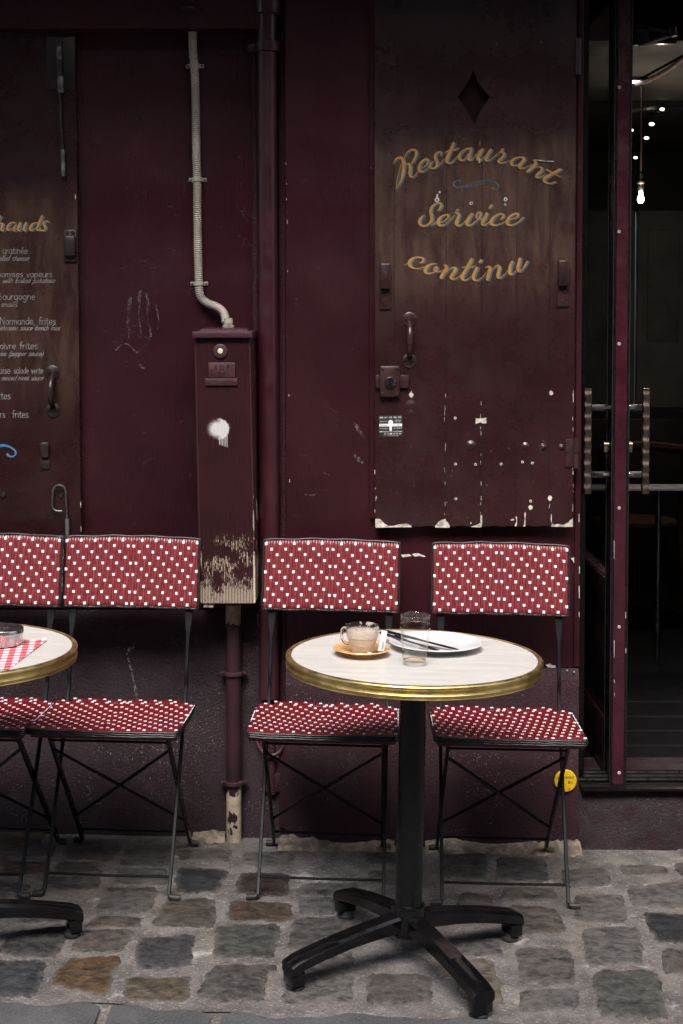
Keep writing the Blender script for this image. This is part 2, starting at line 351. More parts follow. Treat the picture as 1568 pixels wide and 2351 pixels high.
def peel_pipe(zs, name='peeling_burgundy_pipe_paint'):
    t = NT(name); x, y, z = t.sep()
    base = t.mix(t.ramp(t.noise(7, 4), .3, .7), (.019, .0062, .0085), (.031, .0085, .0115))
    n = t.noise(26, 5, .55, vec=(1, 1, .6)); 
    lo = t.ramp(z, zs[0] + .27, zs[0] + .10, 0, .32); hi = t.ramp(z, zs[1] - .10, zs[1] - .02, 0, .45)
    w = t.ramp(t.math('ADD', n, t.math('ADD', lo, hi)), .735, .745)
    cream = t.mix(t.ramp(t.noise(35, 6, .7), .3, .7), (.27, .215, .15), (.50, .42, .315))
    t.set(t.mix(w, base, cream), .5); t.bump(t.math('SUBTRACT', t.noise(30, 3), w), .0015, .6); return t.m
# ------------------------------------------------------------------ mesh builders
class MB:
    def __init__(s): s.v = []; s.f = []; s.mi = []; s.cur = 0
    def add(s, vs, fs):
        o = len(s.v); s.v += [tuple(v) for v in vs]
        s.f += [tuple(i + o for i in f) for f in fs]; s.mi += [s.cur] * len(fs); return s
    def mat(s, i): s.cur = i; return s
    def bm(s, b):
        b.verts.ensure_lookup_table(); b.verts.index_update()
        s.add([v.co[:] for v in b.verts], [[v.index for v in f.verts] for f in b.faces]); b.free(); return s
    def box(s, lo, hi, bev=0.0, seg=2):
        b = bmesh.new(); bmesh.ops.create_cube(b, size=1)
        for v in b.verts: v.co = [lo[i] + (v.co[i] + .5) * (hi[i] - lo[i]) for i in range(3)]
        if bev: bmesh.ops.bevel(b, geom=b.edges[:], offset=bev, segments=seg, affect='EDGES', profile=.5)
        return s.bm(b)
    def hexa(s, p, bev=0.0, seg=2):        # 8 points: 4 of one end, then 4 of the other, same turn
        b = bmesh.new(); vs = [b.verts.new(q) for q in p]
        for f in ((0, 3, 2, 1), (4, 5, 6, 7), (0, 1, 5, 4), (1, 2, 6, 5), (2, 3, 7, 6), (3, 0, 4, 7)): b.faces.new([vs[i] for i in f])
        bmesh.ops.recalc_face_normals(b, faces=b.faces[:])
        if bev: bmesh.ops.bevel(b, geom=b.edges[:], offset=bev, segments=seg, affect='EDGES', profile=.5)
        return s.bm(b)
    def tube(s, pts, r, n=10, cap=True, closed=False):
        P = [Vector(p) for p in pts]; m = len(P); rr = r if callable(r) or isinstance(r, (list, tuple)) else None
        up = None; rings = []
        for i in range(m):
            if closed: t = P[(i + 1) % m] - P[i - 1]
            else: t = P[min(i + 1, m - 1)] - P[max(i - 1, 0)]
            t.normalize()
            if up is None:
                up = t.orthogonal().normalized()
            up = (up - t * up.dot(t)).normalized(); sd_ = t.cross(up)
            q = (rr(i) if callable(rr) else rr[i]) if rr is not None else r
            rings.append([P[i] + (up * math.cos(a) + sd_ * math.sin(a)) * q for a in [2 * math.pi * k / n for k in range(n)]])
        vs = [v for g in rings for v in g]; fs = []
        for i in range(m if closed else m - 1):
            j = (i + 1) % m
            for k in range(n): fs.append((i * n + k, i * n + (k + 1) % n, j * n + (k + 1) % n, j * n + k))
        if cap and not closed:
            fs.append(tuple(reversed(range(n)))); fs.append(tuple((m - 1) * n + k for k in range(n)))
        return s.add(vs, fs)
    def sweep(s, pts, ab):                  # bar whose section is a (along x) by b (across, in the yz plane); bevelled corners
        P = [Vector(p) for p in pts]; m = len(P); rings = []
        for i in range(m):
            t = (P[min(i + 1, m - 1)] - P[max(i - 1, 0)]).normalized(); X = Vector((1, 0, 0)); X = (X - t * X.dot(t)).normalized(); N = t.cross(X)
            a, b = ab[i]; c = min(a, b) * .35
            rings.append([P[i] + X * u + N * w for u, w in ((a - c, -b), (a, -b + c), (a, b - c), (a - c, b), (-a + c, b), (-a, b - c), (-a, -b + c), (-a + c, -b))])
        n = 8; vs = [v for g in rings for v in g]; fs = []
        for i in range(m - 1):
            for k in range(n): fs.append((i * n + k, i * n + (k + 1) % n, (i + 1) * n + (k + 1) % n, (i + 1) * n + k))
        fs.append(tuple(reversed(range(n)))); fs.append(tuple((m - 1) * n + k for k in range(n)))
        return s.add(vs, fs)
    def lathe(s, prof, c=(0, 0, 0), n=48, axis='Z', close=False):
        vs, rings, fs = [], [], []
        for r, h in prof:
            if r < 1e-6: rings.append([len(vs)] * n); vs.append((0, 0, h))
            else: rings.append([len(vs) + k for k in range(n)]); vs += [(r * math.cos(2 * math.pi * k / n), r * math.sin(2 * math.pi * k / n), h) for k in range(n)]
        m = len(prof)
        for i in range(m if close else m - 1):
            A, B = rings[i], rings[(i + 1) % m]
            for k in range(n):
                f = []
                for q in (A[k], A[(k + 1) % n], B[(k + 1) % n], B[k]):
                    if q not in f: f.append(q)
                if len(f) > 2: fs.append(tuple(f))
        if not close:
            if prof[0][0] > 1e-6: fs.append(tuple(reversed(rings[0])))
            if prof[-1][0] > 1e-6: fs.append(tuple(rings[-1]))
        if axis == 'Y': vs = [(x, -z, y) for x, y, z in vs]      # height runs towards the street (-y)
        return s.add([(x + c[0], y + c[1], z + c[2]) for x, y, z in vs], fs)
    def prism(s, poly, y0, y1, bev=0.0):    # outline in x,z, from y1 (back) to y0 (front)
        b = bmesh.new(); f = b.faces.new([b.verts.new((x, y1, z)) for x, z in poly])
        g = bmesh.ops.extrude_face_region(b, geom=[f]); vs = [e for e in g['geom'] if isinstance(e, bmesh.types.BMVert)]
        bmesh.ops.translate(b, verts=vs, vec=(0, y0 - y1, 0)); bmesh.ops.recalc_face_normals(b, faces=b.faces[:])
        if bev:
            ed = [e for e in b.edges if all(abs(v.co.y - y0) < 1e-6 for v in e.verts)]
            bmesh.ops.bevel(b, geom=ed, offset=bev, segments=2, affect='EDGES', profile=.5)
        ng = [f for f in b.faces if len(f.verts) > 8]
        if ng: bmesh.ops.triangulate(b, faces=ng)
        return s.bm(b)
    def shift(s, d): s.v = [(a + d[0], b + d[1], c + d[2]) for a, b, c in s.v]; return s
    def build(s, name, mats, parent=None, smooth=35, local=None):
        me = bpy.data.meshes.new(name)
        v = s.v if local is None else [(a - local[0], b - local[1], c - local[2]) for a, b, c in s.v]
        me.from_pydata(v, [], s.f); mats = mats if isinstance(mats, (list, tuple)) else [mats]
        for m in mats: me.materials.append(m)
        if len(mats) > 1: me.polygons.foreach_set('material_index', s.mi)
        b = bmesh.new(); b.from_mesh(me); bmesh.ops.recalc_face_normals(b, faces=b.faces[:]); b.to_mesh(me); b.free()
        if smooth:
            me.polygons.foreach_set('use_smooth', [True] * len(me.polygons)); me.set_sharp_from_angle(angle=R(smooth))
        o = bpy.data.objects.new(name, me); col.objects.link(o)
        if parent: o.parent = parent
        return o
def tag(o, label=None, cat=None, group=None, kind=None):
    for k, v in (('label', label), ('category', cat), ('group', group), ('kind', kind)):
        if v: o[k] = v
    return o
def thing(name, label, cat, loc=(0, 0, 0), rot=(0, 0, 0), group=None):
    o = bpy.data.objects.new(name, None); col.objects.link(o); o.location = loc; o.rotation_euler = rot; o.empty_display_size = .1
    return tag(o, label, cat, group)
def copy_tree(o, parent=None):
    c = o.copy(); col.objects.link(c)
    if parent: c.parent = parent
    for ch in [x for x in bpy.data.objects if x.parent == o]: copy_tree(ch, c)
    return c
def crom(pts, step=6):                       # Catmull-Rom through tuples of any length
    P = [tuple(p) for p in pts]; out = []
    for i in range(len(P) - 1):
        a, b, c, d = P[max(i - 1, 0)], P[i], P[i + 1], P[min(i + 2, len(P) - 1)]
        for k in range(step):
            t = k / step
            out.append(tuple(.5 * (2 * q + (r - p) * t + (2 * p - 5 * q + 4 * r - s) * t * t + (3 * q - p - 3 * r + s) * t ** 3) for p, q, r, s in zip(a, b, c, d)))
    out.append(P[-1]); return out
def ribbon(mb, pts, Y, thick=.0008, caps=True):   # brush stroke lying on a board: pts = (x, z, width), rounded ends, a paint film thick
    n = len(pts); L = []; Rr = []
    for i in range(n):
        x0, z0, _ = pts[max(i - 1, 0)]; x1, z1, _ = pts[min(i + 1, n - 1)]; dx, dz = x1 - x0, z1 - z0; q = math.hypot(dx, dz) or 1
        x, z, w = pts[i]; w = max(w, .0004) / 2
        L.append((x - dz / q * w, z + dx / q * w)); Rr.append((x + dz / q * w, z - dx / q * w))
    for i in range(n - 1):
        q = [L[i], L[i + 1], Rr[i + 1], Rr[i]]
        ya, yb = Y - i * 4e-6, Y - (i + 1) * 4e-6
        mb.add([(q[0][0], ya, q[0][1]), (q[1][0], yb, q[1][1]), (q[2][0], yb, q[2][1]), (q[3][0], ya, q[3][1])], [(0, 1, 2, 3)])
    if caps:
        for e in (0, n - 1):
            x, z, w = pts[e]; k = 8
            mb.add([(x + w / 2 * math.cos(2 * math.pi * j / k), Y + .00012 + .00004 * (e > 0), z + w / 2 * math.sin(2 * math.pi * j / k)) for j in range(k)], [tuple(range(k))])
    return mb
def text_mesh(mb, body, cx, cz, height, Y, width=None, depth=.0006, align='CENTER', rot=0.0):
    cu = bpy.data.curves.new('t', 'FONT'); cu.body = body; cu.size = 1; cu.align_x = align; cu.resolution_u = 3
    o = bpy.data.objects.new('t', cu); me = bpy.data.meshes.new_from_object(o)
    vs = [v.co.copy() for v in me.vertices]; fs = [tuple(p.vertices) for p in me.polygons]
    if vs:
        xs = [v.x for v in vs]; k = height / .73; kx = k if width is None else width / max(1e-6, max(xs) - min(xs))
        mx = (max(xs) + min(xs)) / 2 if align == 'CENTER' else min(xs)
        c, s_ = math.cos(rot), math.sin(rot)
        pv = [((v.x - mx) * kx, (v.y - .365) * k) for v in vs]
        mb.add([(cx + x * c - z * s_, Y, cz + x * s_ + z * c) for x, z in pv], fs)
    bpy.data.objects.remove(o); bpy.data.curves.remove(cu); bpy.data.meshes.remove(me); return mb
def blob(pts, jit=.0, sub=2):                # ragged closed outline through points
    out = []
    n = len(pts)
    for i in range(n):
        a, b = pts[i], pts[(i + 1) % n]
        for k in range(sub):
            t = k / sub; out.append((a[0] + (b[0] - a[0]) * t + rng.uniform(-jit, jit), a[1] + (b[1] - a[1]) * t + rng.uniform(-jit, jit)))
    return out
def flake(mb, poly, Y0, Y1):                 # thin chip: outline in x,z; front sheet Y0 and rim back to Y1
    n = len(poly); vs = [(x, Y0, z) for x, z in poly] + [(x, Y1, z) for x, z in poly]
    tri = tessellate_polygon([[Vector((x, z, 0)) for x, z in poly]])
    mb.add(vs, [tuple(t) for t in tri] + [(i, (i + 1) % n, n + (i + 1) % n, n + i) for i in range(n)]); return mb
def each(parts, name, mat_, parent, local=None):
    for q in parts: q.build(name, mat_, parent, local=local)
def bolt(mb, x, z, Y, r, h, n=14): return mb.lathe([(r, 0), (r, h * .55), (r * .8, h), (0.0, h)], (x, Y, z), n, 'Y')

# ------------------------------------------------------------------ lettering
NAT = 1.5944
def nat_d(x, y): return x / NAT, y / NAT
def strokes(mb, lst, ox, oy, k, Y, off=(0, 0), scale=1.0, ref=1.0):
    px = (W(785, 700, Y)[0] - W(784, 700, Y)[0]) / NAT / k
    for q_, st in enumerate(lst):
        pts = crom(st, 7); out = []
        for x, y, w in pts:
            dx, dy = nat_d(ox + x / k + off[0], oy + y / k + off[1]); a, b = W(dx, dy, Y); out.append((a, b, w * px * scale))
        ribbon(mb, out, Y - q_ * .00007)
SIGN = []   # (zoom origin x, y, zoom factor, strokes)
SIGN.append((1430, 510, 4.9, [
 [(42,442,6),(85,370,22),(130,333,34),(180,328,40),(213,360,50),(233,420,56),(236,480,56),(228,560,50),(208,660,42),(175,760,32),(130,845,18),(98,890,10)],
 [(98,890,8),(105,800,10),(125,680,12),(160,540,12),(192,435,14)],
 [(240,345,14),(265,280,18),(310,222,24),(365,192,32),(418,188,38),(452,215,44),(455,270,44),(430,340,36),(395,400,24),(368,432,14)],
 [(262,458,16),(300,437,28),(333,452,46),(350,500,56),(346,570,56),(344,630,52),(362,672,40),(402,672,24),(445,635,14),(492,568,12)],
 [(560,512,12),(612,482,16),(655,430,24),(672,380,30),(648,352,30),(598,368,32),(543,422,42),(511,490,52),(515,550,52),(550,584,36),(600,568,22),(650,530,16),(692,478,12)],
 [(888,302,12),(908,255,24),(888,222,24),(840,237,32),(800,282,40),(800,340,48),(823,400,50),(833,450,44),(808,495,30),(760,523,24),(717,515,30),(702,482,32),(722,430,26),(757,398,14)],
 [(830,488,12),(890,442,14),(960,352,14)],
 [(1125,70,46),(1095,150,52),(1055,240,52),(1015,330,54),(1003,390,50),(1040,430,34),(1090,412,22),(1150,360,14),(1212,288,12)],
 [(962,247,8),(1010,215,20),(1090,192,26),(1150,188,22),(1195,165,16),(1217,143,8)],
 [(1430,162,30),(1370,168,28),(1300,202,30),(1245,262,44),(1226,320,48),(1247,370,38),(1300,373,24),(1350,330,16),(1390,260,12)],
 [(1442,160,40),(1435,220,48),(1410,290,50),(1395,350,46),(1420,375,28),(1470,340,16),(1535,268,12)]]))
SIGN.append((1740, 510, 4.9, [
 [(0,320,10),(40,250,12),(85,195,14)],
 [(125,178,42),(85,250,48),(45,320,48),(45,365,42),(80,378,24),(130,338,14),(165,300,12)],
 [(275,188,48),(235,250,50),(190,330,50),(186,370,40),(220,385,24),(280,358,14),(350,300,14),(442,225,14)],
 [(500,165,16),(470,195,32),(460,225,36),(503,240,42),(514,280,44),(470,340,46),(422,380,42),(422,410,34),(470,423,24),(540,408,14),(605,383,12)],
 [(880,328,24),(820,322,26),(740,332,30),(670,372,42),(640,420,48),(660,465,36),(720,470,22),(780,440,14),(830,400,12)],
 [(860,332,46),(870,372,48),(830,422,52),(790,482,50),(800,515,34),(860,518,22),(930,488,14),(1022,448,12)],
 [(1038,380,14),(1074,400,38),(1078,440,48),(1030,500,52),(960,558,52),(922,583,40)],
 [(1000,530,12),(1080,500,16),(1150,497,22),(1193,525,44),(1170,580,50),(1110,630,48),(1090,670,42),(1130,685,24),(1200,663,14),(1242,638,12)],
 [(1518,542,48),(1430,592,50),(1320,652,50),(1240,702,48),(1236,750,44),(1290,785,28),(1360,788,20),(1422,763,26)],
 [(1278,547,22),(1340,577,26),(1420,622,20),(1490,660,14),(1555,683,6)]]))
SIGN.append((1510, 720, 3.824, [
 [(348,200,8),(390,155,34),(400,112,36),(375,87,26),(320,102,24),(267,150,36),(252,210,42),(265,270,46),(268,320,42),(240,370,30),(185,404,22),(130,404,32),(96,370,38),(101,325,36),(130,285,24),(167,263,8)],
 [(265,412,5),(300,380,14),(340,356,12),(400,355,12),(460,325,16),(500,282,26),(498,255,24),(453,256,20),(400,282,30),(361,330,42),(360,380,40),(400,404,26),(460,384,12),(520,330,12),(592,258,12)],
 [(630,180,22),(607,225,28),(640,240,36),(648,268,38),(625,330,44),(610,375,42),(640,405,28),(690,384,12),(748,333,12)],
 [(830,245,42),(790,300,46),(760,360,46),(767,395,34),(810,400,22),(870,355,16),(930,300,24),(955,240,26),(944,214,18),(905,236,24),(890,280,24),(915,310,16),(960,315,12),(1000,300,8)],
 [(1040,240,42),(1010,300,44),(977,360,44),(982,393,30),(1020,394,16),(1080,348,12)],
 [(1106,118,26),(1090,140,34),(1074,160,28)],
 [(1228,320,10),(1264,285,24),(1268,252,26),(1225,241,22),(1160,271,34),(1107,330,46),(1102,380,42),(1150,400,26),(1220,384,14),(1305,343,12)],
 [(1358,320,12),(1430,300,16),(1473,267,24),(1472,237,24),(1420,243,24),(1362,282,36),(1327,340,44),(1332,385,38),(1380,400,24),(1450,375,16),(1510,330,20),(1548,288,16)]]))
SIGN.append((1470, 920, 6.533, [
 [(45,322,6),(95,312,14),(150,272,12)],
 [(408,277,10),(480,267,42),(518,218,58),(508,167,52),(440,147,38),(340,147,42),(250,183,62),(192,250,82),(190,320,78),(240,380,54),(330,413,30),(430,408,22),(545,372,14)],
 [(832,295,14),(740,302,36),(650,332,52),(587,392,74),(561,460,78),(580,510,60),(640,533,36),(720,513,26),(790,490,24),(772,440,36),(800,387,42),(843,377,42),(848,420,44),(818,470,40)],
 [(800,487,22),(880,490,20),(960,465,14),(1025,428,10)],
 [(1008,327,22),(1055,348,62),(1070,400,80),(1030,480,78),(980,560,78),(942,628,70)],
 [(1060,520,12),(1120,450,18),(1190,402,26),(1250,388,42),(1284,420,72),(1258,490,74),(1210,560,76),(1180,620,72),(1210,663,46),(1270,663,24),(1340,625,16),(1425,568,14)]]))
SIGN.append((1700, 920, 6.533, [
 [(170,192,66),(120,290,74),(60,400,76),(0,500,76),(-48,580,76),(-60,640,66),(-20,688,42),(40,683,24),(110,640,16),(185,568,12)],
 [(-80,400,8),(-30,378,20),(60,378,24),(140,380,24),(210,366,20),(262,340,8)],
 [(300,400,68),(260,480,74),(217,570,76),(212,640,64),(250,693,42),(320,688,22),(400,640,16),(480,560,14),(565,448,12)],
 [(400,207,46),(380,238,56),(360,265,46)],
 [(498,387,10),(570,362,38),(608,390,66),(610,450,78),(580,540,76),(560,620,72),(540,668,66)],
 [(620,500,12),(680,420,18),(750,352,30),(808,342,46),(834,400,70),(815,480,74),(797,570,74),(802,620,60),(842,638,36),(900,608,20),(970,540,16),(1045,448,14)],
 [(1140,252,56),(1100,340,68),(1080,430,72),(1076,510,68),(1110,553,42),(1160,530,22),(1245,458,14)],
 [(1325,182,72),(1305,260,76),(1285,350,78),(1277,430,72),(1310,483,46),(1370,448,26),(1430,370,32),(1480,280,42),(1512,230,26)]]))
SWASH = [[(330,165,44),(312,152,34),(285,140,20),(230,150,18),(170,200,30),(148,260,36),(180,320,34),(250,340,26),(330,332,16),(450,298,14),(540,262,12),(620,230,12),(750,195,12),(900,170,12),(1050,158,12),(1200,165,16),(1280,190,24),(1350,250,34),(1378,310,34),(1350,375,22),(1300,402,16),(1240,393,22),(1216,362,48),(1222,352,50)],
 [(280,343,14),(450,338,14),(600,325,14),(750,305,14),(900,270,14),(1000,240,14),(1100,220,14),(1230,203,14)]] + \
 [[(xs, yb, 11), (xs + 30, (yb + yt) / 2, 11), (xs + 58, yt, 11)] for xs, yb, yt in ((455,332,296),(500,330,278),(550,328,258),(605,322,238),(660,315,222),(715,308,206),(770,298,194),(825,287,182),(880,274,174),(935,262,166),(990,248,162),(1045,234,160),(1100,222,162))]
CHAUDS = [[(-40,250,20),(-14,180,30),(10,120,30)],[(-40,330,14),(0,285,22),(35,272,32),(52,300,42),(38,352,44),(22,410,40),(45,440,24),(100,410,14),(145,368,10)],
 [(330,267,22),(260,262,26),(190,302,38),(157,370,46),(167,425,34),(220,418,20),(280,370,12),(330,320,10)],[(340,312,36),(310,370,44),(287,420,38),(312,444,24),(360,410,12),(405,368,10)],
 [(430,262,36),(410,330,44),(387,400,42),(410,438,26),(460,410,12),(505,368,10)],[(560,262,38),(530,330,44),(507,400,42),(530,438,26),(580,410,12),(625,378,10)],
 [(800,272,22),(740,272,26),(670,322,40),(642,390,44),(662,433,32),(720,418,18),(780,360,12)],[(903,122,44),(860,220,46),(817,330,46),(797,400,42),(817,433,26),(862,398,12)],
 [(1040,262,16),(1030,238,24),(1000,226,26),(952,242,34),(932,290,40),(958,340,42),(972,385,38),(948,428,28),(900,438,24),(864,420,24),(872,385,16)]]
BLUESWASH = [[(-60,2085,26),(0,2065,30),(80,2066,36),(160,2092,26),(222,2140,26),(238,2182,26),(213,2223,20),(160,2233,22),(122,2212,34),(114,2198,38)],[(-40,2100,8),(20,2088,8),(70,2078,6)]]
GL = {}
def _g(c, adv, *st): GL[c] = (adv, st)
BOWL = [(.75,.8),(.5,1),(.15,.85),(.05,.42),(.25,.02),(.55,.1),(.75,.45)]
_g('a',1.0,BOWL,[(.75,.98),(.75,0)]); _g('d',1.0,BOWL,[(.78,1.7),(.78,0)])
_g('b',1.0,[(.08,1.7),(.08,0)],[(.08,.5),(.3,.95),(.6,.95),(.78,.5),(.6,.05),(.3,.03),(.08,.3)])
_g('c',.9,[(.7,.85),(.4,1),(.1,.75),(.08,.3),(.35,0),(.7,.15)])
E_ = [(.08,.5),(.75,.55),(.65,.9),(.4,1),(.12,.75),(.08,.3),(.35,0),(.72,.15)]
_g('e',.95,E_); _g('é',.95,E_,[(.35,1.25),(.6,1.6)])
_g('f',.7,[(.65,1.6),(.4,1.7),(.25,1.4),(.25,0)],[(0,.95),(.5,.95)])
_g('g',1.0,BOWL,[(.75,.98),(.75,.3),(.72,-.35),(.45,-.62),(.1,-.5)])
_g('h',.95,[(.08,1.7),(.08,0)],[(.08,.55),(.35,.97),(.65,.85),(.7,.5),(.7,0)])
_g('i',.36,[(.1,1),(.1,0)],[(.1,1.34),(.1,1.42)]); _g('l',.42,[(.1,1.7),(.1,.2),(.25,0)])
_g('m',1.28,[(.06,1),(.06,0)],[(.06,.6),(.3,.98),(.5,.8),(.52,0)],[(.52,.6),(.75,.98),(.97,.8),(.98,0)])
_g('n',.95,[(.06,1),(.06,0)],[(.06,.6),(.35,.98),(.65,.85),(.7,.5),(.7,0)])
_g('o',.92,[(.4,1),(.1,.75),(.1,.25),(.4,0),(.7,.25),(.7,.75),(.4,1)])
_g('p',1.0,[(.08,1),(.08,-.65)],[(.08,.5),(.3,.95),(.6,.95),(.78,.5),(.6,.05),(.3,.03),(.08,.3)])
_g('r',.68,[(.06,1),(.06,0)],[(.06,.55),(.25,.9),(.52,.97)])
_g('s',.8,[(.6,.85),(.35,1),(.1,.8),(.3,.55),(.6,.35),(.5,.05),(.25,0),(.05,.15)])
_g('t',.7,[(.25,1.45),(.25,.2),(.4,0),(.58,.08)],[(0,.98),(.58,.98)])
_g('u',.95,[(.06,1),(.08,.3),(.3,0),(.6,.1),(.72,.4)],[(.74,1),(.74,0)])
_g('v',.85,[(.02,1),(.35,0),(.35,0),(.68,1)]); _g('w',1.2,[(0,1),(.25,0),(.25,0),(.5,.8),(.5,.8),(.75,0),(.75,0),(1,1)])
_g('B',1.2,[(.1,1.7),(.1,0)],[(.1,1.7),(.6,1.65),(.75,1.3),(.55,.95),(.1,.9)],[(.1,.9),(.7,.85),(.95,.45),(.7,.03),(.1,0)])
_g('N',1.35,[(.08,0),(.08,1.7)],[(.08,1.7),(1.0,0)],[(1.0,0),(1.0,1.7)])
_g(',',.5,[(.2,.1),(.05,-.35)]); _g('.',.4,[(.1,.0),(.1,.08)]); _g(' ',.75)
_g('(',.55,[(.45,1.6),(.12,.9),(.1,.2),(.35,-.5)]); _g(')',.55,[(.1,1.6),(.42,.9),(.4,.2),(.1,-.5)])
def chalk_text(mb, body, nx0, nx1, nbase, xh, Y, cursive=False, wpx=1.7, px=None):
    # native-picture extents of the line on the board plane; letters are single brush strokes
    nst = [0]
    tot = sum(GL[c][0] for c in body); k = (nx1 - nx0) / tot; x = 0; prev = None
    px_ = (W(785, 700, Y)[0] - W(784, 700, Y)[0]) / NAT
    def put(pts, w):
        out = []
        for u, v in pts:
            sh = v * .42 * xh if cursive else 0
            dx, dy = nat_d(nx0 + u * k + sh, nbase - v * xh); a, b = W(dx, dy, Y); out.append((a, b, w * px_))
        nst[0] += 1; ribbon(mb, out, Y - .00008 * (nst[0] % 4))
    for c in body:
        adv, sts = GL[c]
        if cursive and prev and c != ' ' and prev not in ' (':
            put(crom([(x - .25, .05), (x - .08, .2), (x + .08, .6)], 4), wpx * .7)
        for st in sts:
            put([(x + u, v) for u, v in (crom(st, 5) if len(st) > 2 else st)], wpx)
        x += adv; prev = c
    return mb
# ------------------------------------------------------------------ pavement, kerb, road
tiltm = Matrix.Rotation(0, 4, 'Y')
def ground(x, y, h=0.0): return (x, y, zg(x) + h)
kA, kB = GP(0, 2302), GP(1234, 2352); KERB_Y = min(kA.y, kB.y) - .01
def kbase(x): return kA.y + (kB.y - kA.y) * (max(-1.3, min(1.3, x)) - kA.x) / (kB.x - kA.x)
def sheet(name, x0, x1, y0, y1, h, mat_, nx=1, ny=1):
    mb = MB(); vs = [ground(x0 + (x1 - x0) * i / nx, y0 + (y1 - y0) * j / ny, h) for j in range(ny + 1) for i in range(nx + 1)]
    mb.add(vs, [(j * (nx + 1) + i, j * (nx + 1) + i + 1, (j + 1) * (nx + 1) + i + 1, (j + 1) * (nx + 1) + i) for j in range(ny) for i in range(nx)])
    return tag(mb.build(name, mat_, smooth=0), kind='structure')
tag(sheet('road', -90, 90, -90, KERB_Y - .30, -.012, M['road'], 4, 4), kind='structure')
# pavement: sandy mortar bed with the setts bedded in it, ragged along the kerb
pv = MB()
def kedge(x): return kbase(x) + .012 * math.sin(x * 9) + .01 * math.sin(x * 23 + 1) + .006 * math.sin(x * 51)
bx = [-7 + .05 * i for i in range(281)]
vs = []
for x in bx: vs += [ground(x, kedge(x), 0), ground(x, -.9, .0), ground(x, .12, .0)]
fs = []
for i in range(len(bx) - 1): fs += [(3 * i, 3 * i + 3, 3 * i + 4, 3 * i + 1), (3 * i + 1, 3 * i + 4, 3 * i + 5, 3 * i + 2)]
pv.add(vs, fs)
STC = {'dk': (.050, .050, .050), 'gr': (.090, .088, .087), 'br': (.080, .064, .054), 'ru': (.068, .040, .026), 'oc': (.118, .088, .054), 'or': (.100, .056, .024),
       'bk': (.022, .022, .024), 'bl': (.040, .042, .048), 'gn': (.060, .063, .058), 'lt': (.135, .128, .118), 'rd': (.034, .021, .018), 'gb': (.078, .072, .068)}
cols, dusts = [], []
nbed = len(pv.v); cols += [(.2, .2, .2)] * nbed; dusts += [0] * nbed
st_b = MB(); scol = []; sdust = []
def sett(corners, key, dust):
    # corners on the ground (x, y); a worn hump with a ragged outline
    c = [Vector((p[0], p[1], 0)) for p in corners]; N = 56; cen = sum(c, Vector()) / 4
    c = [cen + (p - cen) * 1.11 for p in c]; pts = []
    for k in range(N):
        u = k / N * 4; i = int(u) % 4; t = u - int(u); a, b = c[i], c[(i + 1) % 4]
        p = a.lerp(b, t); 
        q = min(t, 1 - t); rd = max(0, .22 - q) / .22
        p = p.lerp(cen, .085 * rd * rd); pts.append(p)
    ph = [rng.uniform(0, 6.28) for _ in range(6)]; amp = [rng.uniform(.3, 1) for _ in range(6)]
    size = ((c[1] - c[0]).length + (c[2] - c[1]).length) / 2
    for k in range(N):
        a = 2 * math.pi * k / N; w = sum(amp[j] * math.sin((j * 2 + 3) * a + ph[j]) / (1 + j * .7) for j in range(6)) + rng.uniform(-1.3, 1.3)
        d = (pts[k] - cen); pts[k] = cen + d * (1 + .036 * w)
    tx, ty = rng.uniform(-.018, .018), rng.uniform(-.018, .018); hh = rng.uniform(.0025, .0055)
    rings = []
    for s_, h in ((1.0, -.002), (.98, .3), (.91, .75), (.75, 1.0), (.4, 1.05)):
        rings.append([(cen + (p - cen) * s_, h) for p in pts])
    vs = []
    for g in rings:
        for p, h in g:
            z = h * hh if h > 0 else h
            if h > 0: z += (tx * (p.x - cen.x) + ty * (p.y - cen.y)) * min(1, h)
            vs.append(ground(p.x, p.y, max(z, .0008 if h > 0 else -.002)))
    vs.append(ground(cen.x, cen.y, hh * 1.05)); fs = []
    for r in range(4):
        for k in range(N): fs.append((r * N + k, r * N + (k + 1) % N, (r + 1) * N + (k + 1) % N, (r + 1) * N + k))
    for k in range(N): fs.append((4 * N + k, 4 * N + (k + 1) % N, 5 * N))
    st_b.add(vs, fs); jit = rng.uniform(.9, 1.1)
    scol.extend([tuple(v * jit for v in STC[key])] * len(vs)); sdust.extend([1.0] * N + [max(dust, .9)] * N + [max(dust, .45)] * N + [dust] * (len(vs) - 3 * N))
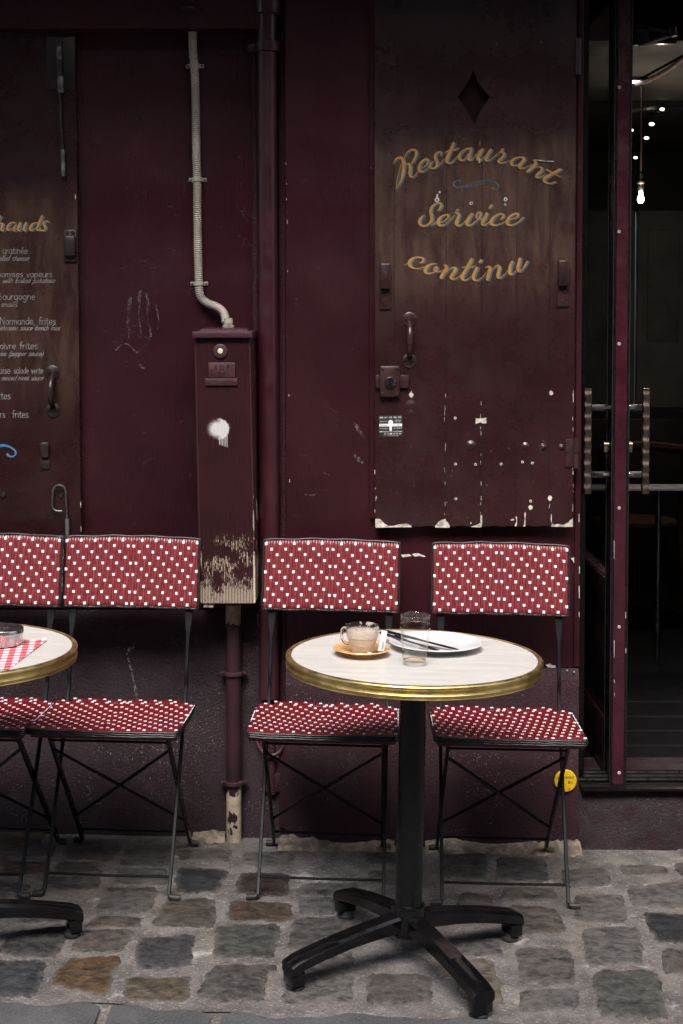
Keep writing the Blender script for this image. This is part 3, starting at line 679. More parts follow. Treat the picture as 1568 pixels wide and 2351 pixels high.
LS = [((15,130),(205,135),(190,190),(0,195),'ru',.2),((265,138),(415,138),(465,180),(245,192),'dk',.25),((310,70),(540,65),(520,125),(300,125),'dk',.35),
 ((580,75),(790,65),(760,155),(560,150),'gr',.3),((835,80),(1060,80),(1040,130),(830,130),'gr',.45),((1125,95),(1340,80),(1330,150),(1115,150),'gb',.6),
 ((545,170),(755,165),(760,238),(530,238),'gr',.25),((215,205),(450,205),(440,260),(200,260),'dk',.3),((825,158),(1045,175),(990,275),(815,270),'bk',.02),
 ((1105,185),(1325,190),(1310,290),(1090,282),'rd',.02),((-60,225),(130,240),(120,280),(-60,280),'dk',.2),((500,255),(715,258),(680,365),(440,365),'gr',.2),
 ((765,312),(985,305),(975,430),(705,425),'br',.2),((1065,315),(1330,325),(1325,405),(1050,400),'ru',.04),((1395,235),(1640,230),(1640,290),(1385,290),'gb',.6),
 ((1385,300),(1530,300),(1530,375),(1375,370),'gr',.6),((440,385),(650,390),(625,432),(400,432),'br',.3),((365,450),(618,445),(545,545),(335,540),'br',.3),
 ((60,460),(325,430),(245,575),(-10,560),'bk',.3),((640,490),(885,470),(870,610),(630,620),'bl',.12),((1010,430),(1275,425),(1250,570),(985,570),'gn',.1),
 ((1350,400),(1600,390),(1590,540),(1340,535),'gb',.15),((-60,590),(210,592),(150,750),(-60,745),'bl',.0),((310,580),(548,572),(480,745),(235,690),'or',.05),
 ((575,670),(872,665),(845,775),(590,765),'oc',.12),((975,615),(1230,610),(1195,770),(910,765),'gb',.15),((1335,560),(1610,555),(1610,775),(1305,775),'lt',.2),
 ((100,352),(360,345),(372,402),(90,410),'dk',.5),((1225,610),(1270,612),(1268,632),(1230,632),'dk',.1),((0,65),(250,60),(230,110),(0,112),'gr',.5),((-60,315),(70,318),(60,345),(-60,345),'dk',.4)]
RS = [((105,95),(260,90),(260,145),(120,145),'dk',.3),((480,100),(665,95),(665,205),(475,200),'dk',.3),((720,115),(935,118),(945,220),(720,215),'bl',.3),
 ((1015,175),(1210,165),(1235,240),(1030,250),'gr',.45),((1285,150),(1480,155),(1500,190),(1300,195),'br',.45),((1320,250),(1400,225),(1600,225),(1600,345),(1350,340),'gr',.5),
 ((560,270),(690,290),(690,350),(530,350),'gb',.55),((750,255),(970,255),(980,310),(740,310),'gb',.55),((1075,290),(1290,290),(1300,410),(1085,405),'gr',.6),
 ((1390,370),(1620,380),(1620,500),(1450,500),'bk',.0),((780,340),(970,345),(1030,460),(790,465),'br',.55),((1110,440),(1360,440),(1380,600),(1140,605),'gr',.45),
 ((810,535),(1040,535),(1070,690),(830,690),'gb',.45),((480,490),(720,500),(720,560),(480,570),'gr',.4),((500,585),(690,590),(735,780),(560,760),'oc',.85),
 ((130,650),(400,660),(405,775),(130,790),'gb',.55),((830,730),(1090,720),(1060,815),(830,815),'gr',.6),((1165,640),(1440,640),(1490,850),(1200,845),'gn',.22),
 ((1480,540),(1640,540),(1640,650),(1480,640),'br',.5),((130,180),(255,175),(250,240),(123,235),'gb',.5),((140,440),(230,430),(225,470),(100,485),'gb',.5),((0,410),(70,405),(60,500),(0,505),'br',.5)]
def sfull(lst, ox):
    for q in lst:
        ps, key, du = q[:-2], q[-2], q[-1]
        if len(ps) == 5: ps = (ps[0], ps[2], ps[3], ps[4])
        sett([(lambda g: (g.x, g.y))(GP((ox + x / 1.2544) / NAT, (3050 + y / 1.2544) / NAT)) for x, y in ps], key, du)
sfull(LS, 0); sfull(RS, 1250)
XL, XR = GP(0, 2200)[0] - .06, GP(1568, 2200)[0] + .10
for side in (-1, 1):                          # the same paving carried on beyond the frame
    y = max(kA.y, kB.y) + .03
    while y < .0:
        hgt = rng.uniform(.12, .16); x = (XL - .35 * 0 if side < 0 else XR) + side * rng.uniform(.0, .08)
        for _ in range(22):
            w = rng.uniform(.14, .21); a, b = (x - w, x) if side < 0 else (x, x + w); j = lambda: rng.uniform(-.012, .012)
            sett([(a + j(), y + hgt + j()), (b + j(), y + hgt + j()), (b + j(), y + j()), (a + j(), y + j())], rng.choice(list(STC)), rng.uniform(.1, .6)); x += side * (w + rng.uniform(.025, .05))
        y += hgt + rng.uniform(.03, .045)
pv.mat(1).add(st_b.v, st_b.f); cols += scol; dusts += sdust
po = pv.build('pavement', [M['mortar'], M['stone']], smooth=50); tag(po, kind='structure')
ca = po.data.attributes.new('Col', 'FLOAT_COLOR', 'POINT'); ca.data.foreach_set('color', [v for c in cols for v in (*c, 1)])
da = po.data.attributes.new('Dust', 'FLOAT', 'POINT'); da.data.foreach_set('value', dusts)
# kerb: long flat stones with uneven heads
kb = MB()
def kerb_stone(x0, x1):
    n = max(6, int((x1 - x0) / .03)); f = [(x0 + (x1 - x0) * i / n, kedge(x0 + (x1 - x0) * i / n) - .003 - .007 * abs(math.sin(i * 1.7)) * rng.random() - (.018 if i in (0, n) else 0)) for i in range(n + 1)]
    vs = [ground(x, y, .0035) for x, y in f] + [ground(x, y - .02, .006) for x, y in f] + [ground(x, KERB_Y - .30, .005) for x, _ in f] + [ground(x, KERB_Y - .305, -.02) for x, _ in f]
    m = n + 1; kb.add(vs, [(r * m + i, r * m + i + 1, (r + 1) * m + i + 1, (r + 1) * m + i) for r in range(3) for i in range(n)])
kx = [-7.0]
ks = sorted([GP(245, 2310)[0], GP(500, 2320)[0]])
edges = [-7, -5.6, -4.3, -3.0, -1.9, ks[0], ks[1], 1.15, 2.2, 3.4, 4.7, 6, 7]
for a, b in zip(edges[:-1], edges[1:]): kerb_stone(a + .012, b - .012)
tag(kb.build('kerb', M['kerb'], smooth=40), kind='structure')
bed = sheet('gutter', -7, 7, KERB_Y - .30, KERB_Y + .25, -.004, M['mortar']); tag(bed, kind='structure')

# ------------------------------------------------------------------ restaurant front
LY, PY, BY = .055, 0.0, -.035                 # recessed left wall, pilaster face, face of the shutters
fac = thing('restaurant_facade', 'burgundy painted restaurant front with rough plinth and open doorway', 'building', (0, 0, 0))
xl = -6.0
XP = WX(655, 900, PY); XD = WX(1331, 900, PY)         # left edge of the pilaster, edge of the doorway
XJ = XD + 1.6; TOP = 4.6
zdL = WZ(1398, LY); zdR = WZ(1534, PY)
def wpart(name, mat_, boxes, bev=.004):
    mb = MB()
    for lo, hi in boxes: mb.box(lo, hi, bev)
    return mb.build(name, mat_, fac, smooth=30)
wpart('wall_panel', M['wall'], [((xl, LY, zdL), (WX(640, 900, LY), LY + .3, TOP))])
# rough plinth: subdivided sheets with a wavy roughcast face
def rough_slab(name, mat_, x0, x1, z0, z1, yf, yb, amp, d=.03, topround=.012):
    mb = MB(); nx = max(2, int((x1 - x0) / d)); nz = max(2, int((z1 - z0) / d)); vs = []
    ph = rng.uniform(0, 9)
    for j in range(nz + 1):
        for i in range(nx + 1):
            x = x0 + (x1 - x0) * i / nx; z = z0 + (z1 - z0) * j / nz
            w = amp * (math.sin(x * 17 + ph + 3 * math.sin(z * 7)) * .4 + math.sin(z * 23 + x * 9 + ph) * .35 + rng.uniform(-.5, .5))
            if j == nz: w = topround
            vs.append((x, yf + w, z))
    fs = [(j * (nx + 1) + i, j * (nx + 1) + i + 1, (j + 1) * (nx + 1) + i + 1, (j + 1) * (nx + 1) + i) for j in range(nz) for i in range(nx)]
    mb.add(vs, fs)
    mb.add([(x0, yf + topround, z1), (x1, yf + topround, z1), (x1, yb, z1), (x0, yb, z1)], [(0, 1, 2, 3)])
    mb.add([(x1, yf, z0), (x1, yb, z0), (x1, yb, z1), (x1, yf + topround, z1)], [(0, 1, 2, 3)])
    mb.add([(x0, yf, z0), (x0, yb, z0), (x0, yb, z1), (x0, yf + topround, z1)], [(0, 1, 2, 3)])
    return mb.build(name, mat_, fac, smooth=60)
rough_slab('plinth', M['dado'], xl, XP - .002, -.15, zdL - .003, LY - .012, LY + .3, .004)
pil = wpart('pilaster', M['pilaster'], [((XP, PY, zdR - .02), (XD, PY + .34, TOP))], .006)
rough_slab('plinth', M['dado2'], XP + .001, XD + .002, -.15, zdR - .0005, PY - .012, PY + .339, .003, .03, .010)
# bare mortar along the foot of the wall
mb = MB()
def foot(x0, x1, yf, h0, h1):
    n = int((x1 - x0) / .009); top = [(x0 + (x1 - x0) * i / n, h0 + (h1 - h0) * (.5 + .5 * math.sin(i * .16 + 1.3 * math.sin(i * .07))) * rng.uniform(.45, 1)) for i in range(n + 1)]
    vs = []
    for x, h in top: vs += [(x, yf - .050 - rng.uniform(0, .022), zg(x) - .004), (x, yf - .022 - rng.uniform(0, .010), zg(x) + h * .32), (x, yf + .006, zg(x) + h * .72)]
    mb.add(vs, [(3 * i + r, 3 * i + 3 + r, 3 * i + 4 + r, 3 * i + 1 + r) for i in range(n) for r in range(2)])
foot(WX(640, 1940), WX(905, 1940), PY - .012, .012, .055); foot(WX(975, 1940), WX(1330, 1940), PY - .012, .02, .052)
foot(WX(440, 1930), WX(515, 1930), LY - .012, .01, .04)
mb.build('mortar_fillet', M['cream_mortar'], fac, smooth=60)['kind'] = 'stuff'
# lintel box at the top left, mortar strip beside the pipe, thin trims
xlt = WX(600, 40, .0)
wpart('lintel', M['wall'], [((xl, -.012, WZ(66, -.012)), (xlt, LY - .001, TOP))], .006)
mb = MB(); n = 60; z0, z1 = WZ(1900, .03), TOP
vs = []
for i in range(n + 1):
    z = z0 + (z1 - z0) * i / n; sx = WX(636, 900, .03) + rng.uniform(-.002, .002)
    vs += [(sx, LY - .002, z), (sx + .006, .028 + rng.uniform(-.003, .003), z), (XP - .006, .020 + rng.uniform(-.004, .004), z), (XP + .001, .010, z)]
mb.add(vs, [(4 * i + r, 4 * i + 4 + r, 4 * i + 5 + r, 4 * i + 1 + r) for i in range(n) for r in range(3)])
mb.build('mortar_strip', M['grout'], fac, smooth=60)
mb = MB(); xe = WX(586, 900, LY)
vs = []
for i in range(n + 1):
    z = zdL + .0 + (WZ(66, LY) - zdL) * i / n; q = rng.uniform(-.0025, .0025)
    vs += [(xe - .006 + q, LY - .0005, z), (xe + q, LY - .006, z), (xe + .008, LY - .004, z), (xe + .012, LY + .01, z)]
mb.add(vs, [(4 * i + r, 4 * i + 4 + r, 4 * i + 5 + r, 4 * i + 1 + r) for i in range(n) for r in range(3)])
mb.build('plaster_bead', M['grout'], fac, smooth=60)
XS0 = WX(857, 600, BY); XS1 = WX(1320, 600, BY)
wpart('shutter_trim', M['pilaster'], [((WX(848, 600, -.012), -.014, WZ(1190, -.012)), (XS0 + .012, PY - .001, TOP))], .003)
wpart('corner_bead', M['pilaster'], [((XD - .013, -.006, zdR + .004), (XD + .004, .05, TOP))], .003)
# doorway: black lined reveal, ribbed threshold, step stone
zth = WZ(1800, .0, 1400)
wpart('door_frame', M['dark'], [((XD + .004, .06, zth), (XD + .03, .335, TOP)), ((XJ, .0, zth), (XJ + .3, .3, TOP))], .003)
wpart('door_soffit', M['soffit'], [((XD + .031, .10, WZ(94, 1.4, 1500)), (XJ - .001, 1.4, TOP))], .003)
mb = MB(); zt = WZ(1815, -.03, 1450)
mb.box((WX(1337, 1805, -.04), -.035, zt), (XJ + .3, .02, zth - .004), .006)
for k in range(3): mb.tube([(XD + .004, .035 + .035 * k, zth + .002), (XJ + .2, .035 + .035 * k, zth + .002)], .0075, 8)
mb.build('threshold', M['dark'], fac)
rough_slab('step_wall', M['sill'], XD + .003, XJ + 3, -.2, zt - .002, -.010, .3, .004)
wpart('wall_panel', M['pilaster'], [((XJ + .3, 0, zt), (XJ + 4, .3, TOP))])
# room behind the doorway
mb = MB(); fz = zth - .02; cz = 2.62; RX0, RX1, RY = XD - 1.2, XD + 3.4, 5.0
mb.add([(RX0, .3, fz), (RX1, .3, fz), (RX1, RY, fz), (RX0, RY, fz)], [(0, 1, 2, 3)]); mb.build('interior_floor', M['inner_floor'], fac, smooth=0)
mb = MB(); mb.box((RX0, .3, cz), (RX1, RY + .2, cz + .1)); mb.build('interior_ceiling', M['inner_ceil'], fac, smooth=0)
mb = MB(); zb = WZ(482, RY, 1500); zc = WZ(820, RY, 1500)
for k in range(14):
    x = RX0 + k * .34; mb.box((x + .006, RY, zc - 1.5), (x + .334, RY + .08, zb), .012); mb.box((x + .07, RY - .012, zc + .1), (x + .27, RY + .01, zb - .12), .01)
mb.build('wall_panelling', M['inner_wall'], fac)
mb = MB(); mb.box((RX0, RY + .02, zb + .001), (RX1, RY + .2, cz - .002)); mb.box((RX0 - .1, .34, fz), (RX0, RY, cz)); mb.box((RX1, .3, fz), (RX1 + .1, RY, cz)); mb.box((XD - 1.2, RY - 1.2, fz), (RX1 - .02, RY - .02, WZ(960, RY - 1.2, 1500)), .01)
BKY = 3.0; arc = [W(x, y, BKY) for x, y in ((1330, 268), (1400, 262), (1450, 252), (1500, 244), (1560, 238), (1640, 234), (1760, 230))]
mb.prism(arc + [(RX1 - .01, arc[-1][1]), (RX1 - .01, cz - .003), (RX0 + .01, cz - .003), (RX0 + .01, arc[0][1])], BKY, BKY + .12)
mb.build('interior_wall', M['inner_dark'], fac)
mb = MB()
for y in (.45, .62, .80, 1.0): mb.box((XD + .03, y - .003, fz), (RX1, y + .003, fz + .004))
mb.build('tile_joint', M['inner_dark'], fac, smooth=0)
aw = MB(); az0, az1, AL = 3.75, 3.25, .95  # awning added out of view to darken the top of the wall
aw.hexa([(-6, .0, az0), (5, .0, az0), (5, -AL, az1), (-6, -AL, az1), (-6, .0, az0 + .03), (5, .0, az0 + .03), (5, -AL, az1 + .03), (-6, -AL, az1 + .03)]); aw.box((-6, -AL - .02, az1 - .14), (5, -AL - .001, az1 + .03))
M['added_shade_awning'] = simple('dark_red_shade_cloth', (.03, .006, .009), .85); aw.build('added_shade_awning', M['added_shade_awning'], fac, smooth=0)
# houses across the street (behind the camera): they shade the street and show in the gloss of the paint
M['plaster'] = simple('warm_limewashed_wall', (.80, .69, .53), .85, nscale=1.5, var=.12)
M['upper'] = simple('dark_brown_brick', (.06, .042, .036), .85, nscale=1.5)
M['shopdark'] = simple('dark_shop_joinery', (.018, .017, .016), .4, nscale=2)
M['window'] = simple('dark_window_glass', (.015, .017, .02), .06)
OY = -10.5; hx = -15
for k, (w, h) in enumerate(((9, 10.6), (12, 9.8), (10, 10.4))):
    t = thing('town_house', ['brown brick house with a white band across the street, left of the viewer', 'brown brick house with a white band directly across the street from the restaurant', 'brown brick house with a white band across the street, right of the viewer'][k], 'house', (hx + w / 2, OY, 0))
    mb = MB(); mb.box((hx, OY - 6, 3.4), (hx + w - .02, OY - .02, h)); mb.build('wall', M['upper'], t, local=t.location[:])
    mb = MB(); mb.box((hx, OY - 6, 1.75), (hx + w - .02, OY, 3.399)); mb.build('lower_wall', M['plaster'], t, local=t.location[:])
    mb = MB(); mb.box((hx, OY - 6, -.5), (hx + w - .02, OY - .10, 1.749)); mb.build('shop_front', M['shopdark'], t, local=t.location[:])
    nwin = int(w / 2.2)
    for i in range(nwin):
        x = hx + (i + .5) * w / nwin
        mb = MB(); mb.box((x - .4, OY - .04, 3.9), (x + .4, OY - .008, 5.2)); mb.build('window', M['window'], t, local=t.location[:])
    hx += w
# ------------------------------------------------------------------ downpipe, meter box, conduit, riser
def on(root): return root.location[:]
xp0, xp1 = WX(592, 900, .0), WX(639, 900, .0); xpc = (xp0 + xp1) / 2; rp = (xp1 - xp0) / 2
zpb = WZ(1600, .02)
dp = thing('downpipe', 'thick burgundy painted downpipe in the corner right of the meter box', 'pipe', (xpc, .03, zpb))
mb = MB(); mb.tube([(xpc + .002 * math.sin(i), .012, zpb + (TOP - zpb) * i / 12) for i in range(13)], rp, 24); mb.build('pipe', M['pipe'], dp, local=on(dp))
def collar(parent, z, x, y, r, tabs, mat_, name='clamp'):
    mb = MB(); mb.lathe([(r, -.016), (r + .006, -.014), (r + .007, .0), (r + .006, .014), (r, .016)], (x, y, z), 28)
    for s_ in tabs: mb.box((x + s_ * (r + .012) - .016, y + .012, z - .012), (x + s_ * (r + .012) + .016, y + .022, z + .012), .003); bolt(mb, x + s_ * (r + .018), z, y + .012, .007, .006)
    return mb.build(name, mat_, parent, local=on(parent))
collar(dp, WZ(108, .01), xpc, .012, rp, (-1,), M['pipe'])
mb = MB(); zz = WZ(28, .01); mb.lathe([(rp, -.05), (rp + .008, -.045), (rp + .010, .03), (rp, .04)], (xpc, .012, zz + .04), 28); mb.build('socket', M['pipe'], dp, local=on(dp))

YF, YB = -.105, LY - .002
bx0, bx1 = WX(447, 800, YF), WX(573, 800, YF); cx0, cx1 = WX(460, 1380, YF), WX(585, 1380, YF)
ex0, ex1 = WX(443, 800, YB - .05), WX(590, 800, YB); fx0, fx1 = WX(457, 1380, YB - .05), WX(596, 1380, YB)
zt_, zb_ = WZ(770, YF), WZ(1385, YF)
mbx = thing('meter_box', 'tall ribbed burgundy meter box worn cream at its foot with a white spray blot', 'meter box', ((bx0 + bx1) / 2, 0, zb_))
BX = on(mbx)
NR = 36; mb = MB(); nz = 24; rows = []
def lerp(a, b, t): return a + (b - a) * t
for j in range(nz + 1):
    t = j / nz; z = lerp(zb_, zt_, t); xa, xb = lerp(cx0, bx0, t), lerp(cx1, bx1, t); ea, eb = lerp(fx0, ex0, t), lerp(fx1, ex1, t)
    row = [(ea, YB, z), (lerp(ea, xa, .6), YF + .045, z), (xa - .0015, YF + .008, z)]
    for k in range(NR * 4 + 1):
        u = k / (NR * 4); fr = (k % 4) / 4; d = (0, .0016, .0034, .0016)[k % 4]
        ed = min(u, 1 - u); rd = .006 * max(0, 1 - ed / .03) ** 2
        row.append((lerp(xa, xb, u), YF + d + rd, z))
    row += [(xb + .0015, YF + .008, z), (lerp(eb, xb, .6), YF + .045, z), (eb, YB, z)]; rows.append(row)
m = len(rows[0]); vs = [v for r_ in rows for v in r_]
mb.add(vs, [(j * m + i, j * m + i + 1, (j + 1) * m + i + 1, (j + 1) * m + i) for j in range(nz) for i in range(m - 1)])
mb.add([rows[0][i] for i in range(m)], [tuple(range(m))])
xsp, zsp = W(500, 985, YF)
M['box'] = box_paint(cx0 - BX[0], cx1 - BX[0], 0.0, zt_ - zb_, zsp - zb_, xsp - BX[0], (cx1 - cx0) / NR)
mb.build('cover', M['box'], mbx, local=BX, smooth=30)
mb = MB(); lx0, lx1 = WX(442, 762, YF), WX(580, 762, YF); rx1 = WX(592, 762, YB)
zl0, zl1 = WZ(776, YF - .01), WZ(761, YF - .01)
mb.hexa([(lx0, YF - .012, zl0), (lx1, YF - .012, zl0), (rx1, YB - .001, zl0), (lx0 + .004, YB - .001, zl0), (lx0, YF - .012, zl1), (lx1, YF - .012, zl1), (rx1 - .004, YB - .001, zl1 + .004), (lx0 + .008, YB - .001, zl1 + .004)], .003)
mb.hexa([(lx0 + .015, YF + .004, zl1), (lx1 - .012, YF + .004, zl1), (rx1 - .02, YB - .002, zl1 + .004), (lx0 + .02, YB - .002, zl1 + .004), (lx0 + .024, YF + .012, zl1 + .008), (lx1 - .02, YF + .012, zl1 + .008), (rx1 - .03, YB - .002, zl1 + .012), (lx0 + .03, YB - .002, zl1 + .012)], .002)
M['boxlid'] = wall_paint('burgundy_lid_paint', (.050, .018, .026), .42, specks=.2, bumpd=.0005, seed=4)
mb.build('lid', M['boxlid'], mbx, local=BX)
lx, lz = W(506, 806, YF); M['boxplain'] = simple('burgundy_box_paint', (.050, .0145, .018), .5, nscale=30, bump=.0004, bscale=80)
mb = MB(); mb.lathe([(.0195, 0), (.0195, .003), (.0165, .0042), (.0095, .0042), (.0088, .002)], (lx, YF - .0005, lz), 32, 'Y'); lk = mb.build('lock_plate', M['boxplain'], mbx, local=BX)
mb = MB(); mb.lathe([(.0078, .0005), (.0078, .0048), (.0068, .0058), (.0034, .0058)], (lx, YF - .0005, lz), 24, 'Y'); mb.box((lx - .0024, YF - .0050, lz - .0024), (lx + .0024, YF - .004, lz + .0024)); M['lockw'] = simple('cream_nylon_lock', (.55, .54, .42), .45); mb.build('lock_barrel', M['lockw'], lk, local=BX)
# maker's plate and number plate, letters raised and painted over
px0, pz1 = W(478, 832, YF - .003); px1, pz0 = W(540, 867, YF - .003)
mb = MB(); mb.box((px0, YF - .005, pz0), (px1, YF + .0002, pz1), .002); pc = (px0 + px1) / 2; ph = pz1 - pz0
pl = mb.build('plate', M['boxplain'], mbx, local=BX)
each([bolt(MB(), q, pz0 + ph * .5, YF - .005, .0026, .0018) for q in (px0 + .008, px1 - .008)], 'rivet', M['boxplain'], pl, BX)
def raised(mb, body, cx_, cz_, h, Y, width=None, dep=.0014):
    q = MB(); text_mesh(q, body, cx_, cz_, h, Y - dep, width); b = bmesh.new(); vs = [b.verts.new(v) for v in q.v]
    for f in q.f:
        try: b.faces.new([vs[i] for i in f])
        except ValueError: pass
    bmesh.ops.remove_doubles(b, verts=b.verts[:], dist=1e-6)
    g = bmesh.ops.extrude_face_region(b, geom=b.faces[:]); bmesh.ops.translate(b, verts=[e for e in g['geom'] if isinstance(e, bmesh.types.BMVert)], vec=(0, dep, 0)); return mb.bm(b)
mb = MB(); raised(mb, 'E D F', pc, pz0 + ph * .70, .0115, YF - .005, .042); raised(mb, 'E P', pc - .001, pz0 + ph * .28, .0105, YF - .005, .024); mb.build('plate_lettering', M['boxplain'], pl, local=BX)
qx0, qz1 = W(471, 868.5, YF - .003); qx1, qz0 = W(545, 885, YF - .003)
mb = MB(); mb.box((qx0, YF - .004, qz0), (qx1, YF + .0002, qz1), .001); pl2 = mb.build('plate', M['boxplain'], mbx, local=BX)
mb = MB(); raised(mb, 'XVIII-9810', (qx0 + qx1) / 2, (qz0 + qz1) / 2, .0125, YF - .004, .062, .0012); bolt(mb, qx0 + .007, (qz0 + qz1) / 2, YF - .004, .0035, .0016); bolt(mb, qx1 - .007, (qz0 + qz1) / 2, YF - .004, .0035, .0016); mb.build('plate_lettering', M['boxplain'], pl2, local=BX)
mb = MB(); tx0, tz1 = W(467, 1386, YF + .01); tx1, tz0 = W(490, 1395, YF + .01); mb.box((tx0, YF + .008, tz0), (tx1, YF + .06, tz1 + .003), .002); M['worncream'] = simple('worn_cream_paint', (.42, .33, .27), .6, var=.5, nscale=60); mb.build('hinge_tab', M['worncream'], mbx, local=BX)

# riser pipe under the box
rx0, rx1 = WX(519, 1600, .02), WX(554, 1600, .02); rxc, rr_ = (rx0 + rx1) / 2, (rx1 - rx0) / 2; rb = zg(rxc) - .01
rt = WZ(1390, .0)
rs = thing('riser_pipe', 'burgundy riser pipe below the meter box with cream peeling patches', 'pipe', (rxc, .015, rb))
M['peel'] = peel_pipe((0, rt - rb)); mb = MB(); mb.tube([(rxc, .015, rb + (rt - rb) * i / 20) for i in range(21)], rr_, 24); mb.build('pipe', M['peel'], rs, local=on(rs))
M['collar'] = simple('dull_burgundy_collar', (.032, .011, .014), .55, bump=.001)
for dy in (1548, 1800):
    z = WZ(dy, 0); mb = MB(); q = rr_ + .002
    mb.lathe([(q, -.006), (q + .006, -.004), (q + .006, .004), (q, .006)], (rxc, .015, z), 24); mb.box((rxc - q - .014, .010, z - .004), (rxc + q + .014, .030, z + .004), .002); mb.build('clamp', M['collar'], rs, local=on(rs))
# corrugated conduit
cd = [(441,46),(442,80),(443,120),(446,150),(449,220),(450,300),(451,360),(452.5,412),(453,480),(454,560),(455.5,620),(456.5,652),(458,672),(464,686),(477,696),(492,702),(505,709),(515,719),(520,732),(521,742)]
cy_ = LY - .019; wp = [Vector((W(x, y, cy_)[0], cy_ - (.05 * max(0, (y - 690) / 52) ** 1.0 if y > 690 else 0), W(x, y, cy_)[1])) for x, y in cd]
fine = [Vector(p) for p in crom([tuple(p) for p in wp], 60)]
acc = [0]
for a, b in zip(fine[:-1], fine[1:]): acc.append(acc[-1] + (b - a).length)
PITCHC = .00555; Ln = acc[-1]; N = int(Ln / PITCHC * 5); pts = []; j = 0
for i in range(N + 1):
    s_ = Ln * i / N
    while j < len(acc) - 2 and acc[j + 1] < s_: j += 1
    t = (s_ - acc[j]) / max(1e-9, acc[j + 1] - acc[j]); pts.append(fine[j].lerp(fine[j + 1], t))
cdt = thing('corrugated_conduit', 'beige corrugated cable conduit running down the wall into the meter box', 'conduit', tuple(pts[-1]))
prof = (.0106, .0122, .0128, .0122, .0106)
mb = MB(); mb.tube(pts, [prof[i % 5] for i in range(N + 1)], 14); mb.build('tube', M['corr'], cdt, local=on(cdt), smooth=60)
for dx_, dy_ in ((446, 150), (452.5, 412), (456.5, 651)):
    x, z = W(dx_, dy_, cy_); mb = MB(); mb.lathe([(.0128, -.0055), (.0145, -.0055), (.0145, .0055), (.0128, .0055)], (x, cy_, z), 20)
    for s_ in (-1, 1):
        mb.box((x + s_ * .018 - .0075, LY - .006, z - .0055), (x + s_ * .018 + .0075, LY - .001, z + .0055), .002)
    c_ = mb.build('clamp', M['corr'], cdt, local=on(cdt))
    each([bolt(MB(), x + s_ * .0205, z, LY - .006, .0036, .002) for s_ in (-1, 1)], 'screw', M['rust'], c_, on(cdt))
mb = MB(); x, z = W(521, 748, YF + .04); yy = pts[-1].y; mb.lathe([(.0135, -.012), (.0165, -.012), (.0165, -.006), (.0128, -.004), (.0132, .012), (.0118, .016)], (x, yy, zl1 + .022), 20)
M['sealant'] = simple('dirty_sealant', (.26, .235, .18), .7, var=.5, nscale=60, bump=.001); mb.build('gland', M['sealant'], cdt, local=on(cdt))
mb = MB(); x, z = W(441, 44, cy_); mb.lathe([(.0128, 0), (.0132, .008), (.008, .015), (0, .016)], (x, cy_, z), 20); M['capgrey'] = simple('grey_cable_cap', (.22, .24, .26), .5); mb.build('cap', M['capgrey'], cdt, local=on(cdt))
ct = thing('cable_pipe', 'short burgundy cable pipe with a bracket above the beige conduit', 'pipe', (x, -.03, z))
mb = MB(); mb.tube([(x, cy_, z + .012), (x, cy_ - .012, z + .03), (x, -.028, z + .05), (x - .001, -.03, z + .3)], .0085, 12); mb.build('pipe', M['pipe'], ct, local=on(ct))
mb = MB(); zz = WZ(20, -.02); mb.box((x - .024, -.024, zz - .008), (x + .024, -.0125, zz + .008), .003)
for s_ in (-1, 1): bolt(mb, x + s_ * .019, zz, -.024, .006, .004)
mb.build('bracket', M['pipe'], ct, local=on(ct))
# chalk hand prints and scuffs on the wall, cracked paint round the chairs
mb = MB(); Z3 = 1.8086
HAND = [[(868,700,6),(858,740,22),(852,800,16),(848,870,14),(855,930,6),(850,975,5)],[(935,655,10),(920,700,18),(925,740,10),(918,820,5),(930,890,8),(935,930,10),(910,975,6)],
 [(968,675,8),(980,740,14),(975,820,8),(985,880,10),(998,945,10),(980,1000,8),(910,1065,5)],[(1033,750,8),(1045,820,12),(1050,850,6),(1043,910,5)],[(770,1050,12),(820,1010,5),(860,1025,10),(905,1070,10)],[(925,1150,14),(950,1172,16)]]
for q_, st in enumerate(HAND): ribbon(mb, [(*W(*nat_d(a / Z3, 700 + b / Z3), LY - .0012), w * .00055) for a, b, w in crom(st, 8)], LY - .0012 - q_ * .0003)
mb.build('chalk_marks', M['scuff'], fac, smooth=0)['kind'] = 'stuff'
mb = MB(); YS_ = LY - .0195
for q_, st in enumerate(([(310,1478,7),(303,1484,9),(296,1494,8),(292,1503,6)],[(292,1503,4),(298,1525,4),(306,1560,5),(314,1600,5),(322,1640,4)],[(276,1486,3),(286,1492,3)])): ribbon(mb, [(*W(a, b, YS_), w * .0014) for a, b, w in crom(st, 8)], YS_ - q_ * .0003)
mb.build('plaster_scratch', M['scuff2'], fac, smooth=0)['kind'] = 'stuff'
# ------------------------------------------------------------------ right shutter with the sign writing
Z5 = 1.7422
def z5(x, y, Y=BY): return W(*nat_d(1300 + x / Z5, 850 + y / Z5), Y)
L0 = (XS0, BY, W(862, 1208, BY)[1])
sh = thing('painted_shutter', 'brown painted timber shutter lettered Restaurant Service continu, flaking along its bottom', 'shutter', L0)
def outline_board(corners, hole=None, y0=BY, y1=-.006, bev=.003):
    b = bmesh.new()
    o = [b.verts.new((x, y0, z)) for x, z in corners]; ed = [b.edges.new((o[i], o[(i + 1) % len(o)])) for i in range(len(o))]
    if hole: h = [b.verts.new((x, y0, z)) for x, z in hole]; ed += [b.edges.new((h[i], h[(i + 1) % len(h)])) for i in range(len(h))]
    bmesh.ops.triangle_fill(b, edges=ed, use_beauty=True)
    g = bmesh.ops.extrude_face_region(b, geom=b.faces[:]); bmesh.ops.translate(b, verts=[e for e in g['geom'] if isinstance(e, bmesh.types.BMVert)], vec=(0, y1 - y0, 0))
    bmesh.ops.recalc_face_normals(b, faces=b.faces[:]); mb = MB(); return mb.bm(b)
